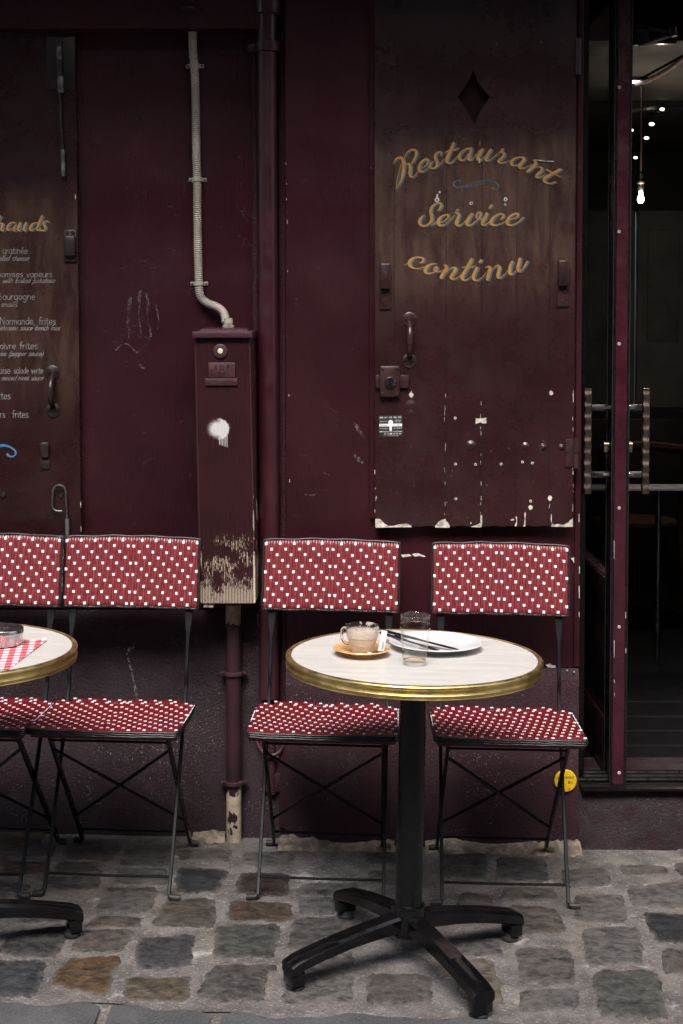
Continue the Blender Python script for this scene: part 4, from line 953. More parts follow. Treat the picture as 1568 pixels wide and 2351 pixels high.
bl, br = W(862, 1208, BY), W(1315, 1209, BY); tl, tr = (W(855, 0, BY)[0], TOP - .3), (W(1325, 0, BY)[0], TOP - .3)
foot_ = [(bl[0] + (br[0] - bl[0]) * i / 40, bl[1] + .0012 * math.sin(i * 1.9) + rng.uniform(-.001, .001)) for i in range(41)]
dia = [W(x, y, BY) for x, y in ((1087,160),(1095,184),(1108,204),(1125,222),(1112,240),(1100,261),(1090,287),(1078,264),(1065,242),(1050,222),(1066,200),(1078,182))]
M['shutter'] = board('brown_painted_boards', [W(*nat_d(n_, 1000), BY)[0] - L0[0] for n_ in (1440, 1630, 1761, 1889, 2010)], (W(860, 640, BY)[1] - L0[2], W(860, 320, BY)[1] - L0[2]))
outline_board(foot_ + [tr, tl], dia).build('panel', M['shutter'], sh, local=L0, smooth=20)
YL = BY - .0022
gold, blue = MB(), MB()
for ox, oy, k, lst in SIGN:
    strokes(blue, lst, ox, oy, k, BY - .0006, off=(5.2, 2.8), scale=1.05); strokes(gold, lst, ox, oy, k, BY - .0021)
blue.build('lettering_shadow', M['blue'], sh, local=L0, smooth=0); gold.build('lettering', M['gold'], sh, local=L0, smooth=0)
mb = MB(); strokes(mb, SWASH, 1640, 640, 7.467, BY - .0006, scale=.8); mb.build('flourish', M['blue'], sh, local=L0, smooth=0)
# bare wood and undercoat where the paint has gone
mb = MB(); F0, F1 = BY - .0016, BY + .001
CH = [[(128,1830),(150,1828),(162,1834),(188,1857),(214,1872),(250,1871),(290,1861),(330,1859),(356,1870),(362,1882),(131,1883)],
 [(508,1874),(518,1862),(532,1848),(556,1834),(574,1827),(580,1842),(592,1852),(606,1876),(600,1884),(512,1884)],
 [(738,1880),(775,1866),(799,1854),(799,1802),(809,1806),(809,1856),(806,1882)],
 [(1250,1880),(1254,1857),(1268,1864),(1290,1861),(1330,1866),(1358,1851),(1378,1832),(1388,1822),(1389,1880)],
 [(1018,1874),(1028,1842),(1021,1814),(1031,1813),(1032,1858),(1026,1876)],[(1074,1876),(1081,1832),(1079,1792),(1088,1785),(1087,1832),(1084,1876)],
 [(1228,1695),(1234,1682),(1247,1678),(1256,1692),(1250,1706),(1241,1716),(1232,1706)],[(768,1186),(790,1190),(835,1183),(838,1218),(820,1222),(800,1213),(770,1223)],
 [(344,1032),(352,1020),(368,1026),(372,1038),(362,1057),(348,1048)],[(1237,1020),(1246,1010),(1258,1014),(1264,1026),(1254,1040),(1238,1036)],
 [(1104,1752),(1118,1738),(1134,1750),(1129,1768),(1112,1770)],[(128,1694),(134,1682),(140,1692),(132,1708)],[(1381,1468),(1390,1448),(1391,1482)],[(1384,1540),(1390,1515),(1392,1548)],[(1389,1010),(1393,1008),(1393,1080),(1389,1088)],
 [(1248,1800),(1253,1796),(1253,1850),(1248,1852)],[(990,1832),(1012,1828),(1008,1838),(994,1840)],[(733,1858),(738,1846),(742,1860)]]
for p in CH: flake(mb, [z5(a, b) for a, b in blob(p, 1.6, 2)], F0, F1)
for X_, ya, yb_, den in ((573, 1000, 1825, .42), (801, 1080, 1800, .30), (357, 870, 1080, .25), (1240, 1710, 1800, .4), (128, 1480, 1820, .3), (1389, 1100, 1800, .25), (1026, 1200, 1320, .2)):
    y = ya
    while y < yb_:
        h = rng.uniform(8, 30)
        if rng.random() < den:
            x = X_ + 3.0 * math.sin(y * .02) + rng.uniform(-1.2, 1.2); w = rng.uniform(.7, 1.8)
            flake(mb, [z5(a, b) for a, b in ((x - w, y), (x + w, y + 1), (x + w * .8, y + h), (x - w * .7, y + h - 2))], F0, F1)
        y += h
ZB = 4.9
def zB(x, y): return W(*nat_d(1740 + x / ZB, 510 + y / ZB), BY)
for p in ([(76,25),(86,28),(84,120),(77,118)],[(63,338),(80,335),(82,400),(74,430),(58,430)],[(1020,370),(1110,370),(1115,382),(1060,380)],[(1118,372),(1160,370),(1255,388),(1262,402),(1200,396),(1120,386)],[(1278,384),(1330,384),(1400,392),(1405,404),(1340,408),(1280,402)],[(774,320),(790,318),(804,340),(790,348)]):
    flake(mb, [zB(a, b) for a, b in blob(p, 1.5, 2)], BY - .0042, BY + .001)
for x, y in ((1004, 448), (1003, 452), (1009, 441)): flake(mb, [W(x + a, y + b, BY) for a, b in ((-2, -2), (2, -3), (2.4, 2), (-1.5, 3))], F0, F1)
for (x, y, s_) in [(rng.uniform(140, 1380), rng.triangular(1000, 1860, 1820), rng.uniform(.6, 1.6)) for _ in range(26)]:
    flake(mb, [z5(x + a * s_, y + b * s_) for a, b in ((-1, -1), (1.3, -.6), (.9, 1.2), (-.8, .9))], F0, F1)
mb.build('paint_chips', M['chipwood'], sh, local=L0, smooth=0)['kind'] = 'stuff'
hd = []; rims = []
def ringhole(x, z, r):
    mb = MB(); rims.append(mb); n = 16; o = [(x + r * 1.25 * math.cos(2 * math.pi * k / n) * rng.uniform(.88, 1.1), z + r * 1.25 * math.sin(2 * math.pi * k / n) * rng.uniform(.88, 1.12)) for k in range(n)]; flake(mb, o, F0 - .0004, F1)
    hd.append(MB()); flake(hd[-1], [(x + r * .55 * math.cos(2 * math.pi * k / n), z + r * .55 * math.sin(2 * math.pi * k / n)) for k in range(n)], F0 - .001, F1)
for a, b in ((638,1185),(640,1478),(768,1480),(930,1478),(1067,1466),(1130,1472),(642,1700),(1119,1715)): ringhole(*z5(a, b), .0031)
for a, b, r in ((342,45,.0052),(822,93,.004),(1302,37,.0043),(1297,111,.0024)): ringhole(*W(*nat_d(1510 + a / 3.824, 720 + b / 3.824), BY), r)
for q in range(len(hd)): hd[q].build('screw_hole', M['ink'], rims[q].build('chipped_rim', M['chip'], sh, local=L0, smooth=0), local=L0, smooth=0)
def dome(x, z, r, h, Y=BY):
    mb = MB(); r *= .8; h *= .8; mb.lathe([(r * 1.6, -.0005), (r * 1.2, h * .22), (r * .8, h * .7), (r * .45, h * .95), (0, h)], (x, Y, z), 18, 'Y'); mb.build('painted_bolt', M['shutter'], sh, local=L0)
for a, b, r, h in ((738,1362,.013,.007),(1085,1366,.010,.006),(1200,1370,.009,.008),(1315,1372,.008,.007),(355,1110,.016,.004)): dome(*z5(a, b), r, h)
dome(*W(1137, 101, BY), .006, .003); dome(*W(1241, 98, BY), .006, .003); dome(*W(1292, 97, BY), .006, .003)
mb = MB(); q0, q1 = W(1040, 292, -.005), W(1134, 150, -.005); mb.box((q0[0], -.009, q0[1]), (q1[0], -.0055, q1[1])); M['dback'] = simple('maroon_cutout_shade', (.017, .0075, .0078), .8, spec=.1); mb.build('diamond_shade_plate', M['dback'], sh, local=L0)  # dark plate added behind the diamond, its colour standing for shade in the cutout
# ironwork painted over with the shutter
M['iron'] = simple('brown_painted_iron', (.034, .0145, .0145), .33, var=.3, nscale=20, bump=.001, bscale=60)
def bracket(xc, ya, yb_, parent, loc, Y=BY, wpx=26, name='bracket'):
    xa, za = W(xc - wpx / 2, ya, Y); xb, zb2 = W(xc + wpx / 2, yb_, Y); h = za - zb2; mb = MB()
    mb.box((xa, Y - .006, zb2), (xb, Y + .001, zb2 + h * .47), .002)
    mb.box((xa + .001, Y - .022, zb2 + h * .44), (xb - .001, Y + .001, za), .004, 3)
    bolt(mb, (xa + xb) / 2, zb2 + h * .12, Y - .006, .0055, .0025); bolt(mb, (xa + xb) / 2 + .003, zb2 + h * .33, Y - .006, .0045, .002)
    return mb.build(name, M['iron'], parent, local=loc)
bracket(884.5, 605, 710, sh, L0); bracket(1292, 598, 704, sh, L0)
def pull(xc, ya, yb_, parent, loc, Y=BY):
    x, za = W(xc, ya, Y); _, zb2 = W(xc, yb_, Y); mb = MB()
    for z in (za, zb2):
        mb.lathe([(.0205, -.001), (.0205, .003), (.017, .005), (0, .005)], (x, Y, z), 20, 'Y')
        for s_ in (-1, 1): bolt(mb, x + s_ * .011, z + .003, Y - .005, .0058, .003)
    h = .012 if za > zb2 else -.012
    mb.tube(crom([(x, Y - .002, za - .012), (x, Y - .022, za - .022), (x, Y - .033, za - .040), (x, Y - .035, (za + zb2) / 2), (x, Y - .033, zb2 + .040), (x, Y - .022, zb2 + .022), (x, Y - .002, zb2 + .012)], 5), .0085, 12)
    return mb.build('pull_handle', M['iron'], parent, local=loc)
pull(940, 733, 828, sh, L0)
xa, za = W(872, 840, BY); xb, zb2 = W(917, 911, BY); mb = MB(); mb.box((xa, BY - .016, zb2), (xb, BY + .001, za), .004, 3)
for u in (.14, .86):
    for v in (.09, .91): bolt(mb, xa + (xb - xa) * u, zb2 + (za - zb2) * v, BY - .016, .005, .002)
lkb = mb.build('lock_case', M['iron'], sh, local=L0)
ya_, yb2 = W(862, 861, BY)[1], W(862, 890, BY)[1]
for a_, b_ in ((W(862, 870, BY)[0], xa - .0005), (xb + .0005, W(938, 870, BY)[0])): mb = MB(); mb.box((a_, BY - .010, yb2), (b_, BY + .001, ya_), .001); mb.build('lock_bar', M['iron'], lkb, local=L0)
kx_, kz_ = W(895, 877, BY); mb = MB(); mb.lathe([(.0155, .014), (.0155, .020), (.0125, .024), (.010, .024), (.0095, .026), (0, .026)], (kx_, BY, kz_), 32, 'Y'); mb.box((kx_ - .006, BY - .0265, kz_ - .0016), (kx_ + .006, BY - .0255, kz_ + .0016)); mb.build('lock_cylinder', M['chrome'], lkb, local=L0)
for z in (1040,):
    x, zz = W(1322, z, BY); mb = MB(); mb.tube([(x, BY - .004, zz + q * .001) for q in (-43, -2, -1.5, 1.5, 2, 43)], [.0085, .0085, .007, .007, .0085, .0085], 12); mb.box((x - .03, BY - .004, zz - .04), (x - .004, BY + .001, zz + .04), .001); mb.build('hinge', M['iron'], sh, local=L0)
x, zz = W(1327, 130, BY); mb = MB(); mb.tube([(x, BY - .004, zz - .05), (x, BY - .004, zz + .05)], .0085, 12); mb.build('hinge', M['iron'], sh, local=L0)
# locksmith's sticker
s0, s1 = W(870, 953, BY), W(923.5, 1003, BY); mb = MB(); SY = BY - .0012
flake(mb, [(s0[0], s1[1]), (s1[0], s1[1] + .0015), (s1[0], s0[1] + .001), (s0[0], s0[1])], SY, BY + .0005)
stk = mb.build('sticker', M['stickerblack'], sh, local=L0, smooth=0)
mb = MB(); T_ = SY - .0006; sw, sh_ = s1[0] - s0[0], s0[1] - s1[1]
def sx(u): return s0[0] + sw * u
def sz(v): return s0[1] - sh_ * v
def st_txt(body, u0, u1, v, h): text_mesh(mb, body, sx((u0 + u1) / 2), sz(v), sh_ * h, T_, sw * (u1 - u0), rot=.02)
st_txt('-06 61 44 46 90-', .0, .99, .10, .085); st_txt('DEVIS GRATUIT', .03, .36, .29, .045); st_txt('DEPANNAGE', .68, .95, .235, .045); st_txt('24h / 24h', .70, .92, .30, .045)
st_txt('01 43 70 24 24', .04, .40, .615, .052); st_txt('06 61 44 46 90', .62, .99, .59, .052); st_txt('RIDEAUX ET VOLETS', .18, .87, .755, .055); st_txt('01 43', .22, .45, .862, .065); st_txt('70 24 24', .58, .96, .85, .065); st_txt('Serrurerie - Rideaux métalliques et grilles', .2, .85, .945, .025)
def quad(u0, v0, u1, v1, y=T_): mb.add([(sx(u0), y, sz(v0)), (sx(u1), y, sz(v0 - .015)), (sx(u1), y, sz(v1 - .015)), (sx(u0), y, sz(v1))], [(0, 1, 2, 3)])
quad(.01, .40, .99, .525, T_ + .0002); quad(.02, .755, .15, .785); quad(.88, .745, .99, .77)
mb.lathe([(.105 * sw, 0), (.105 * sw, .0003), (0, .0003)], (sx(.5), T_ + .0001, sz(.33)), 24, 'Y'); quad(.45, .42, .555, .67, T_ - .0003); mb.lathe([(.0525 * sw, 0), (.0525 * sw, .0003), (0, .0003)], (sx(.503), T_ - .0002, sz(.675)), 16, 'Y'); mb.lathe([(.035 * sw, 0), (.035 * sw, .0003), (0, .0003)], (sx(.515), T_ - .0001, sz(.855)), 16, 'Y')
mb.build('sticker_print', M['white'], stk, local=L0, smooth=0)
mb = MB(); T_ -= .0009; st_txt('Volet roulant', .04, .33, .455, .045); st_txt('Grille', .75, .9, .445, .045); quad(.345, .43, .352, .50, T_); quad(.65, .42, .657, .49, T_); mb.build('sticker_print', M['ink'], stk, local=L0, smooth=0)

# ------------------------------------------------------------------ left shutter: the menu board
BL_ = LY - .035
M['menu'] = board('dark_brown_painted_boards', [], (0.30, .98))
mbr = W(186.5, 1262, BL_); L1 = (mbr[0], BL_, mbr[1])
mn = thing('menu_board', 'dark brown painted shutter used as a chalk menu board', 'menu board', L1)
ttr = W(172.5, 70, BL_); lxm = xl + 4.35
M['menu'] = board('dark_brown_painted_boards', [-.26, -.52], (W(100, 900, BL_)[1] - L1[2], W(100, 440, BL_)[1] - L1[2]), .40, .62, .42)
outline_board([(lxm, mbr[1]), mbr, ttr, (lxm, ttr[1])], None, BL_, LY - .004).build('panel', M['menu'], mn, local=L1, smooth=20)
mb, mg = MB(), MB()
strokes(mb, CHAUDS, 0, 770, 5.876, BL_ - .0006, off=(6.5, 3.2)); strokes(mg, CHAUDS, 0, 770, 5.876, BL_ - .0021)
mb.build('lettering_shadow', M['blue'], mn, local=L1, smooth=0); mg.build('lettering', M['gold'], mn, local=L1, smooth=0)
mb = MB(); YC = BL_ - .0008
f6 = lambda x: x / 5.876; g6 = lambda x: x / 4.124
chalk_text(mb, 'gratinée', f6(60), f6(600), 929, 15, YC); chalk_text(mb, 'rated cheese', f6(-90), f6(620), 954, 11, YC, True, 1.5)
chalk_text(mb, 'pommes vapeurs', f6(-60), f6(1135), 1014.5, 14, YC); chalk_text(mb, '. with boiled potatoes', f6(-30), f6(1190), 1035.5, 11, YC, True, 1.5)
chalk_text(mb, 'Bourgogne', f6(-60), f6(770), 1097, 15, YC); chalk_text(mb, 'snails', f6(10), f6(370), 1123, 11, YC, True, 1.5)
chalk_text(mb, 'Normande, frites', g6(0), g6(850), 1187.5, 15.5, YC, wpx=1.9); chalk_text(mb, 'ishrooms sauce french fries', g6(-10), g6(905), 1208.8, 10.5, YC, True, 1.7)
chalk_text(mb, 'oivre frites', g6(0), g6(575), 1278, 15.5, YC, wpx=2.0); chalk_text(mb, 'ries (pepper sauce)', g6(-25), g6(645), 1303, 11, YC, True, 1.6)
chalk_text(mb, 'aise', g6(-10), g6(160), 1367.6, 15, YC, wpx=1.9); chalk_text(mb, 'salade verte', g6(208), g6(655), 1366.5, 13, YC, wpx=1.7); chalk_text(mb, 'minced meat sauce', g6(20), g6(650), 1392, 11, YC, True, 1.5)
chalk_text(mb, 'ttes', g6(-30), g6(165), 1461, 16, YC, wpx=2.0); chalk_text(mb, 'rs', g6(0), g6(85), 1529, 16, YC, wpx=1.9); chalk_text(mb, 'frites', g6(185), g6(435), 1529, 16, YC, wpx=1.9)
mb.build('chalk_lettering', M['chalk'], mn, local=L1, smooth=0)
mb = MB(); strokes(mb, BLUESWASH, 0, 1130, 4.124, BL_ - .0006); mb.build('flourish', M['blue2'], mn, local=L1, smooth=0)
# strap, pull, latch, long bolt, wire hook
M['iron2'] = simple('black_brown_painted_iron', (.015, .0075, .008), .42, var=.35, nscale=25, bump=.0012, bscale=70)
xa, za = W(147, 528, BL_); xb, zb2 = W(177, 602, BL_); mb = MB(); h = za - zb2
mb.box((xa, BL_ - .006, zb2), (xb, BL_ + .001, za), .002); mb.box((xa + .002, BL_ - .020, zb2 + h * .18), (xb - .002, BL_ - .004, za - h * .18), .006, 3)
for u in (.28, .72):
    for v in (.08, .92): bolt(mb, xa + (xb - xa) * u, zb2 + h * v, BL_ - .006, .005, .002)
mb.build('strap', M['iron2'], mn, local=L1)
o_ = pull(121, 855, 942, mn, L1, BL_); o_.data.materials[0] = M['iron2']
xa, za = W(93, 1015, BL_); xb, zb2 = W(115, 1077, BL_); h = za - zb2; mb = MB(); mb.box((xa, BL_ - .004, zb2), (xb, BL_ + .001, zb2 + h * .42), .002); mb.box((xa + .001, BL_ - .013, zb2 + h * .43), (xb - .001, BL_ + .001, za), .004); mb.build('latch', M['iron2'], mn, local=L1)
def wl(pts, off=.010): return [(*W(a, b, BL_), 0) for a, b in pts]
def rodpts(pts, off): return [(W(a, b, BL_)[0], BL_ - off, W(a, b, BL_)[1]) for a, b in pts]
mb = MB(); mb.tube(rodpts([(138, 92), (139, 160), (140, 215)], .014), [.0075, .008, .009], 12); mb.tube(rodpts([(140, 215), (142, 280), (146, 345)], .012), .004, 8); bt = mb.build('long_bolt', M['iron2'], mn, local=L1)
for p_, o_f, r_q in (([(141, 178), (142, 215)], .0142, .0102), ([(146, 345), (147.5, 405)], .013, .0062), ([(138, 110), (138.5, 140)], .0142, .0088)): mb = MB(); mb.tube(rodpts(p_, o_f), r_q, 12); mb.build('bolt_sleeve', M['rust'], bt, local=L1)
mb = MB(); x, z = W(139, 150, BL_); mb.box((x - .04, BL_ - .004, z - .07), (x + .042, BL_ + .001, z + .085), .001); mb.build('bolt_plate', M['iron2'], mn, local=L1)
mb = MB(); mb.tube([(a, b, c) for a, b, c in crom([(W(x, y, BL_)[0], BL_ - .012, W(x, y, BL_)[1]) for x, y in ((144,1172),(130,1171),(122,1162),(122.5,1140),(125,1122),(134,1113),(146,1115),(152,1124),(154,1150),(156,1190))], 5)], .0028, 8); M['wire'] = simple('grey_steel_wire', (.12, .13, .14), .4, .8, nscale=60, var=.4); hk = mb.build('hook', M['wire'], mn, local=L1)
mb = MB(); mb.tube(rodpts([(156, 1190), (157, 1243)], .012), .0062, 10); mb.build('hook_sleeve', M['rust'], hk, local=L1)
mb = MB(); x, z = W(157, 1238, BL_)
for s_ in (-1, 1): mb = MB(); mb.box((x + s_ * .024 - .014, BL_ - .005, z - .02), (x + s_ * .024 + .014, BL_ + .001, z + .012), .002); bolt(mb, x + s_ * .026, z - .004, BL_ - .005, .006, .002); mb.build('hook_plate', M['iron2'], mn, local=L1)
each([bolt(MB(), *W(a, b, BL_), BL_, r, r * .75) for a, b, r in ((118, 257, .005), (8, 1135, .008), (140, 1138, .006))], 'painted_bolt', M['iron2'], mn, L1)
mb = MB()
for p in ([(171.5,100),(172.6,98),(172.8,108),(170,112)],[(170,150),(172.8,146),(172.9,160)],[(172.2,447),(173.6,445),(173.8,456),(172.4,458)],[(185,1210),(186.4,1208),(186.4,1222)],[(184,1155),(186,1150),(186,1166)],[(183,1240),(186.4,1236),(186.4,1252),(184.6,1250)]): flake(mb, [W(a, b, BL_) for a, b in blob(p, .3, 2)], BL_ - .001, BL_ + .002)
mb.build('paint_chips', M['chip'], mn, local=L1, smooth=0)['kind'] = 'stuff'
# flaked spots on the wall between the chairs and under the shutter
mb = MB()
def wallchip(pts, Y=-.0012, j=.8):
    flake(mb, [W(a, b, Y) for a, b in blob(pts, j, 2)], Y, Y + .004)
for p in ([(921,1274),(940,1272),(944,1277),(924,1279)],[(946,1272),(960,1270),(975,1275),(978,1279),(962,1277),(952,1278)],[(1311,1282),(1322,1279),(1331,1284),(1330,1294),(1318,1294)],[(1252,1526),(1262,1524),(1276,1529),(1274,1534),(1258,1532)]): wallchip(p)
for x, y0_, y1_ in ((1329.5, 1180, 1200), (1330, 1345, 1375), (1330.3, 1300, 1318), (1329.8, 1405, 1418)): wallchip([(x - 1.2, y0_), (x + .8, y0_ + 1), (x + .6, y1_), (x - .8, y1_ - 2)], -.0075, .2)
for x, y, h_ in ((656, 372, 7), (657, 455, 5), (659, 505, 9), (660, 620, 5), (663, 905, 6), (664.5, 1100, 8), (657.5, 420, 4)): wallchip([(x - .3, y), (x + 1.0, y + 1), (x + .8, y + h_), (x - .2, y + h_ - 1)], -.0012, .15)
for x, y in ((675,1238),(1226,1545),(1240,1538),(1302,1540),(1318,1543)): wallchip([(x - 2, y - 1), (x + 2, y - 1.5), (x + 1.5, y + 1.5), (x - 1.5, y + 1)], -.0155 if y > 1534 else -.0012, .4)
mb.build('paint_chips', M['chip'], fac, smooth=0)['kind'] = 'stuff'
mb = MB()
for st in ([(812,968,2),(822,985,5),(832,1000,4),(840,1006,2)],[(815,1045,3),(826,1058,7),(832,1062,4)],[(700,1136,1),(716,1137,1.6),(732,1134,1)],[(742,1085,1),(752,1089,1.4),(758,1092,1)]): ribbon(mb, [(*W(a, b, -.001), w * .0020) for a, b, w in crom(st, 6)], -.0012)
mb.build('scuff_marks', M['scuff'], fac, smooth=0)['kind'] = 'stuff'

# ------------------------------------------------------------------ yellow branch-pipe marker
yx, yz = W(1298.5, 1793, -.018); r_ = WX(1324, 1793, -.018) - yx
ym = thing('yellow_marker', 'round yellow marker plate with black writing low on the wall behind the chair', 'sign', (yx, -.016, yz))
mb = MB(); mb.lathe([(r_, -.004), (r_, .002), (r_ - .0015, .0035), (0, .0035)], (yx, -.016, yz), 48, 'Y'); mb.build('plate', M['yellow'], ym, local=on(ym))
mb = MB(); yT = -.016 - .0042
text_mesh(mb, 'BRANCHEMENT', yx, yz + r_ * .34, r_ * .2, yT, r_ * 1.55); text_mesh(mb, '8,', yx - r_ * .56, yz - r_ * .1, r_ * .25, yT); text_mesh(mb, 'B1.', yx + r_ * .48, yz - r_ * .1, r_ * .25, yT, r_ * .5); text_mesh(mb, '5', yx + r_ * .32, yz - r_ * .7, r_ * .25, yT)
for u, v in ((-.84, .1), (-.84, -.26), (.86, .1), (.86, -.26), (-.3, -.5), (-.3, -.84)): mb.add([(yx + r_ * (u - .05), yT, yz + r_ * (v - .015)), (yx + r_ * (u + .05), yT, yz + r_ * (v - .015)), (yx + r_ * (u + .05), yT, yz + r_ * (v + .015)), (yx + r_ * (u - .05), yT, yz + r_ * (v + .015))], [(0, 1, 2, 3)])
mb.build('lettering', M['ink'], ym, local=on(ym), smooth=0)
# ------------------------------------------------------------------ open glazed door, seen on its free edge
DY0, DY1 = .015, .80
d0, d1 = WX(1410, 1200, DY0), WX(1437, 1200, DY0); dz0 = WZ(1801, DY0, 1424); dz1 = TOP - 1.2
do = thing('glass_door', 'open burgundy glazed door standing edge-on in the doorway with wavy steel pull bars', 'door', ((d0 + d1) / 2, DY1, dz0))
LD = on(do)
M['doorp'] = simple('glossy_burgundy_door_paint', (.048, .0085, .0160), .30, var=.2, nscale=12, bump=.0012, bscale=40)
mb = MB(); zr = WZ(1330, .1, 1400)
mb.box((d0, DY0, dz0), (d1, DY0 + .10, dz1), .002); mb.box((d0, DY1 - .10, dz0), (d1, DY1, dz1), .002); mb.box((d0 + .001, DY0 + .0995, dz0), (d1 - .001, DY1 - .0995, dz0 + .16), .001); mb.box((d0 + .001, DY0 + .0995, zr - .11), (d1 - .001, DY1 - .0995, zr), .001); mb.box((d0 + .001, DY0 + .0995, dz1 - .12), (d1 - .001, DY1 - .0995, dz1), .001)
mb.build('frame', M['doorp'], do, local=LD)
M['doordark'] = simple('near_black_door_face', (.012, .006, .007), .25)
mb = MB(); g = .0045
for s_, x in ((-1, d0), (1, d1)):
    a, b = (x - g, x - .0004) if s_ < 0 else (x + .0004, x + g)
    mb.box((a, DY0 + .002, dz0 + .002), (b, DY0 + .098, dz1), .001); mb.box((a, DY0 + .0985, dz0 + .002), (b, DY1, dz0 + .158), .001); mb.box((a, DY0 + .0985, zr - .108), (b, DY1, zr - .002), .001)
mb.build('facing', M['doordark'], do, local=LD)
mb = MB()
for s_, x in ((-1, d0), (1, d1)):
    a, b = (x - .009, x - g - .0004) if s_ < 0 else (x + g + .0004, x + .009)
    for y in (.003, .085): mb.box((a, DY0 + y, dz0 + .004), (b, DY0 + y + .010, dz1), .002)
mb.build('gasket', M['gasket'], do, local=LD)
mb = MB(); xm = (d0 + d1) / 2; mb.box((xm - .012, DY0 + .101, dz0 + .161), (xm + .012, DY1 - .101, zr - .111), .004); mb.box((d0 + .004, DY0 + .101, dz0 + .161), (d0 + .008, DY1 - .101, dz0 + .185), .001); mb.build('lower_panel', M['doordark'], do, local=LD)
mb = MB(); mb.box((xm - .004, DY0 + .101, zr + .001), (xm + .004, DY1 - .101, dz1 - .121)); mb.build('pane', M['pane'], do, local=LD)
M['bush'] = simple('pale_nylon_bush', (.36, .34, .33), .5, var=.15)
for yy in (320, 848, 1259, 1860, 2295, 2829):
    x, z = W((2267 if yy < 500 else 2266) / NAT, yy / NAT, DY0); z = W(1422, yy / NAT, DY0)[1]; mb = MB(); mb.lathe([(.0050, -.001), (.0050, .0012), (.0042, .0018), (.0016, .0018), (.0014, .0004)], (x, DY0, z), 18, 'Y'); mb.build('screw_cap', M['bush'], do, local=LD)
mb = MB()
for x0_, x1_, y0_, y1_ in ((1409.6,1411.2,1560,1568),(1410,1411,1590,1600),(1436,1437.3,1488,1500),(1409.4,1410.6,1470,1510),(1435.6,1437,1405,1420),(1409.5,1410.4,1240,1285)):
    flake(mb, [W(a, b, DY0) for a, b in ((x0_, y0_), (x1_, y0_ + 1), (x1_ - .3, y1_), (x0_ + .2, y1_ - 1))], DY0 - .0008, DY0 + .002)
mb.build('paint_chips', M['chip'], do, local=LD, smooth=0)['kind'] = 'stuff'
YH = .055
for xa_, xb_, s_ in ((1340.5, 1357, -1), (1474.5, 1490, 1)):
    za, zb2 = WZ(892, YH, 1350), WZ(1133, YH, 1350); xa, xb = WX(xa_, 1000, YH), WX(xb_, 1000, YH); n = 72; mb = MB(); vs = []
    for i in range(n + 1):
        z = zb2 + (za - zb2) * i / n; w = .0012 * math.sin(i / n * 2 * math.pi * 9 + .6); w2 = .0012 * math.sin(i / n * 2 * math.pi * 9 + 1.5)
        y0_, y1_ = YH - .011 + .0018 * math.sin(i / n * 2 * math.pi * 9 + 2.2), YH + .011
        vs += [(xa + .0015 + w, y0_, z), (xb - .0015 + w2, y0_, z), (xb + w2, y0_ + .002, z), (xb + w2, y1_, z), (xa + w, y1_, z), (xa + w, y0_ + .002, z)]
    fs = [(6 * i + k, 6 * i + (k + 1) % 6, 6 * i + 6 + (k + 1) % 6, 6 * i + 6 + k) for i in range(n) for k in range(6)] + [tuple(range(6)), tuple(6 * n + k for k in range(6))]
    mb.add(vs, fs); hp = mb.build('pull_bar', M['bronze'], do, local=LD, smooth=50)
    mb, bb = MB(), MB()
    for yy in (935.5, 1089.5):
        z = WZ(yy, YH, 1400); e = (xb + .001, d0 - .010) if s_ < 0 else (d1 + .010, xa - .001)
        mb.box((e[0], YH - .006, z - .0085), (e[1], YH + .006, z + .0085), .001)
        t = (d0 - .016) if s_ < 0 else (d1 + .016); bb.tube([(t - .012, YH - .010, z), (t + .010, YH - .010, z)], .004, 10); bb.tube([(t + (.003 if s_ < 0 else -.007), YH - .012, z), (t + (.010 if s_ < 0 else -.001), YH - .012, z)], .0068, 10)
    mb.build('arm', M['steel_dark'], hp, local=LD); bb.build('bolt', M['chrome'], hp, local=LD)
mb = MB(); z = WZ(1027, YH, 1410)
for s_ in (-1, 1):
    x = (d0 - .010) if s_ < 0 else (d1 + .010); a, b = sorted((x, x + s_ * .014)); mb.tube([(a, YH, z + .008), (b, YH, z + .008)], .0085, 14); mb.box((a, YH - .0052, z - .014), (b, YH + .0052, z + .006), .002)
M['nickel'] = simple('brassy_nickel', (.42, .36, .27), .3, 1.0); mb.build('lock_cylinder', M['nickel'], do, local=LD)
# closer arm under the door head
clz = W(1500, 80, .16); cl = thing('door_closer', 'black door closer with a bent grey arm under the door head', 'door closer', (clz[0], .16, clz[1]))
mb = MB()
p0, p1, p2 = W(1463, 56, .09), W(1541, 76, .09), W(1463, 107, .09)
mb.tube([(p0[0], .10, p0[1]), (p1[0], .085, p1[1])], .012, 8); mb.tube([(p1[0], .075, p1[1] - .012), (p1[0], .075, p1[1] + .012)], .016, 12); mb.build('upper_arm', M['dark'], cl, local=on(cl))
mb = MB(); mb.hexa([(p2[0], .07, p2[1] - .004), (p2[0] + .02, .07, p2[1] - .004), (p2[0] + .02, .09, p2[1] + .004), (p2[0], .09, p2[1] + .004), (p1[0] - .016, .065, p1[1] - .014), (p1[0] + .002, .065, p1[1] - .014), (p1[0] + .002, .085, p1[1] - .006), (p1[0] - .016, .085, p1[1] - .006)], .001); M['armgrey'] = simple('scratched_grey_arm', (.26, .25, .23), .5, .3, var=.4, nscale=50); mb.build('lower_arm', M['armgrey'], cl, local=on(cl))
mb = MB(); mb.box((p2[0] - .012, .075, p2[1] + .004), (p2[0] + .03, .10, p2[1] + .05), .003); mb.build('shoe', M['dark'], cl, local=on(cl))
mb = MB(); q0, q1 = W(1508, 93, .32), W(1552, 100, .32); mb.box((q0[0], .305, q1[1]), (q1[0], .34, q0[1] + .02), .002); mb.build('housing', M['dark'], cl, local=on(cl))
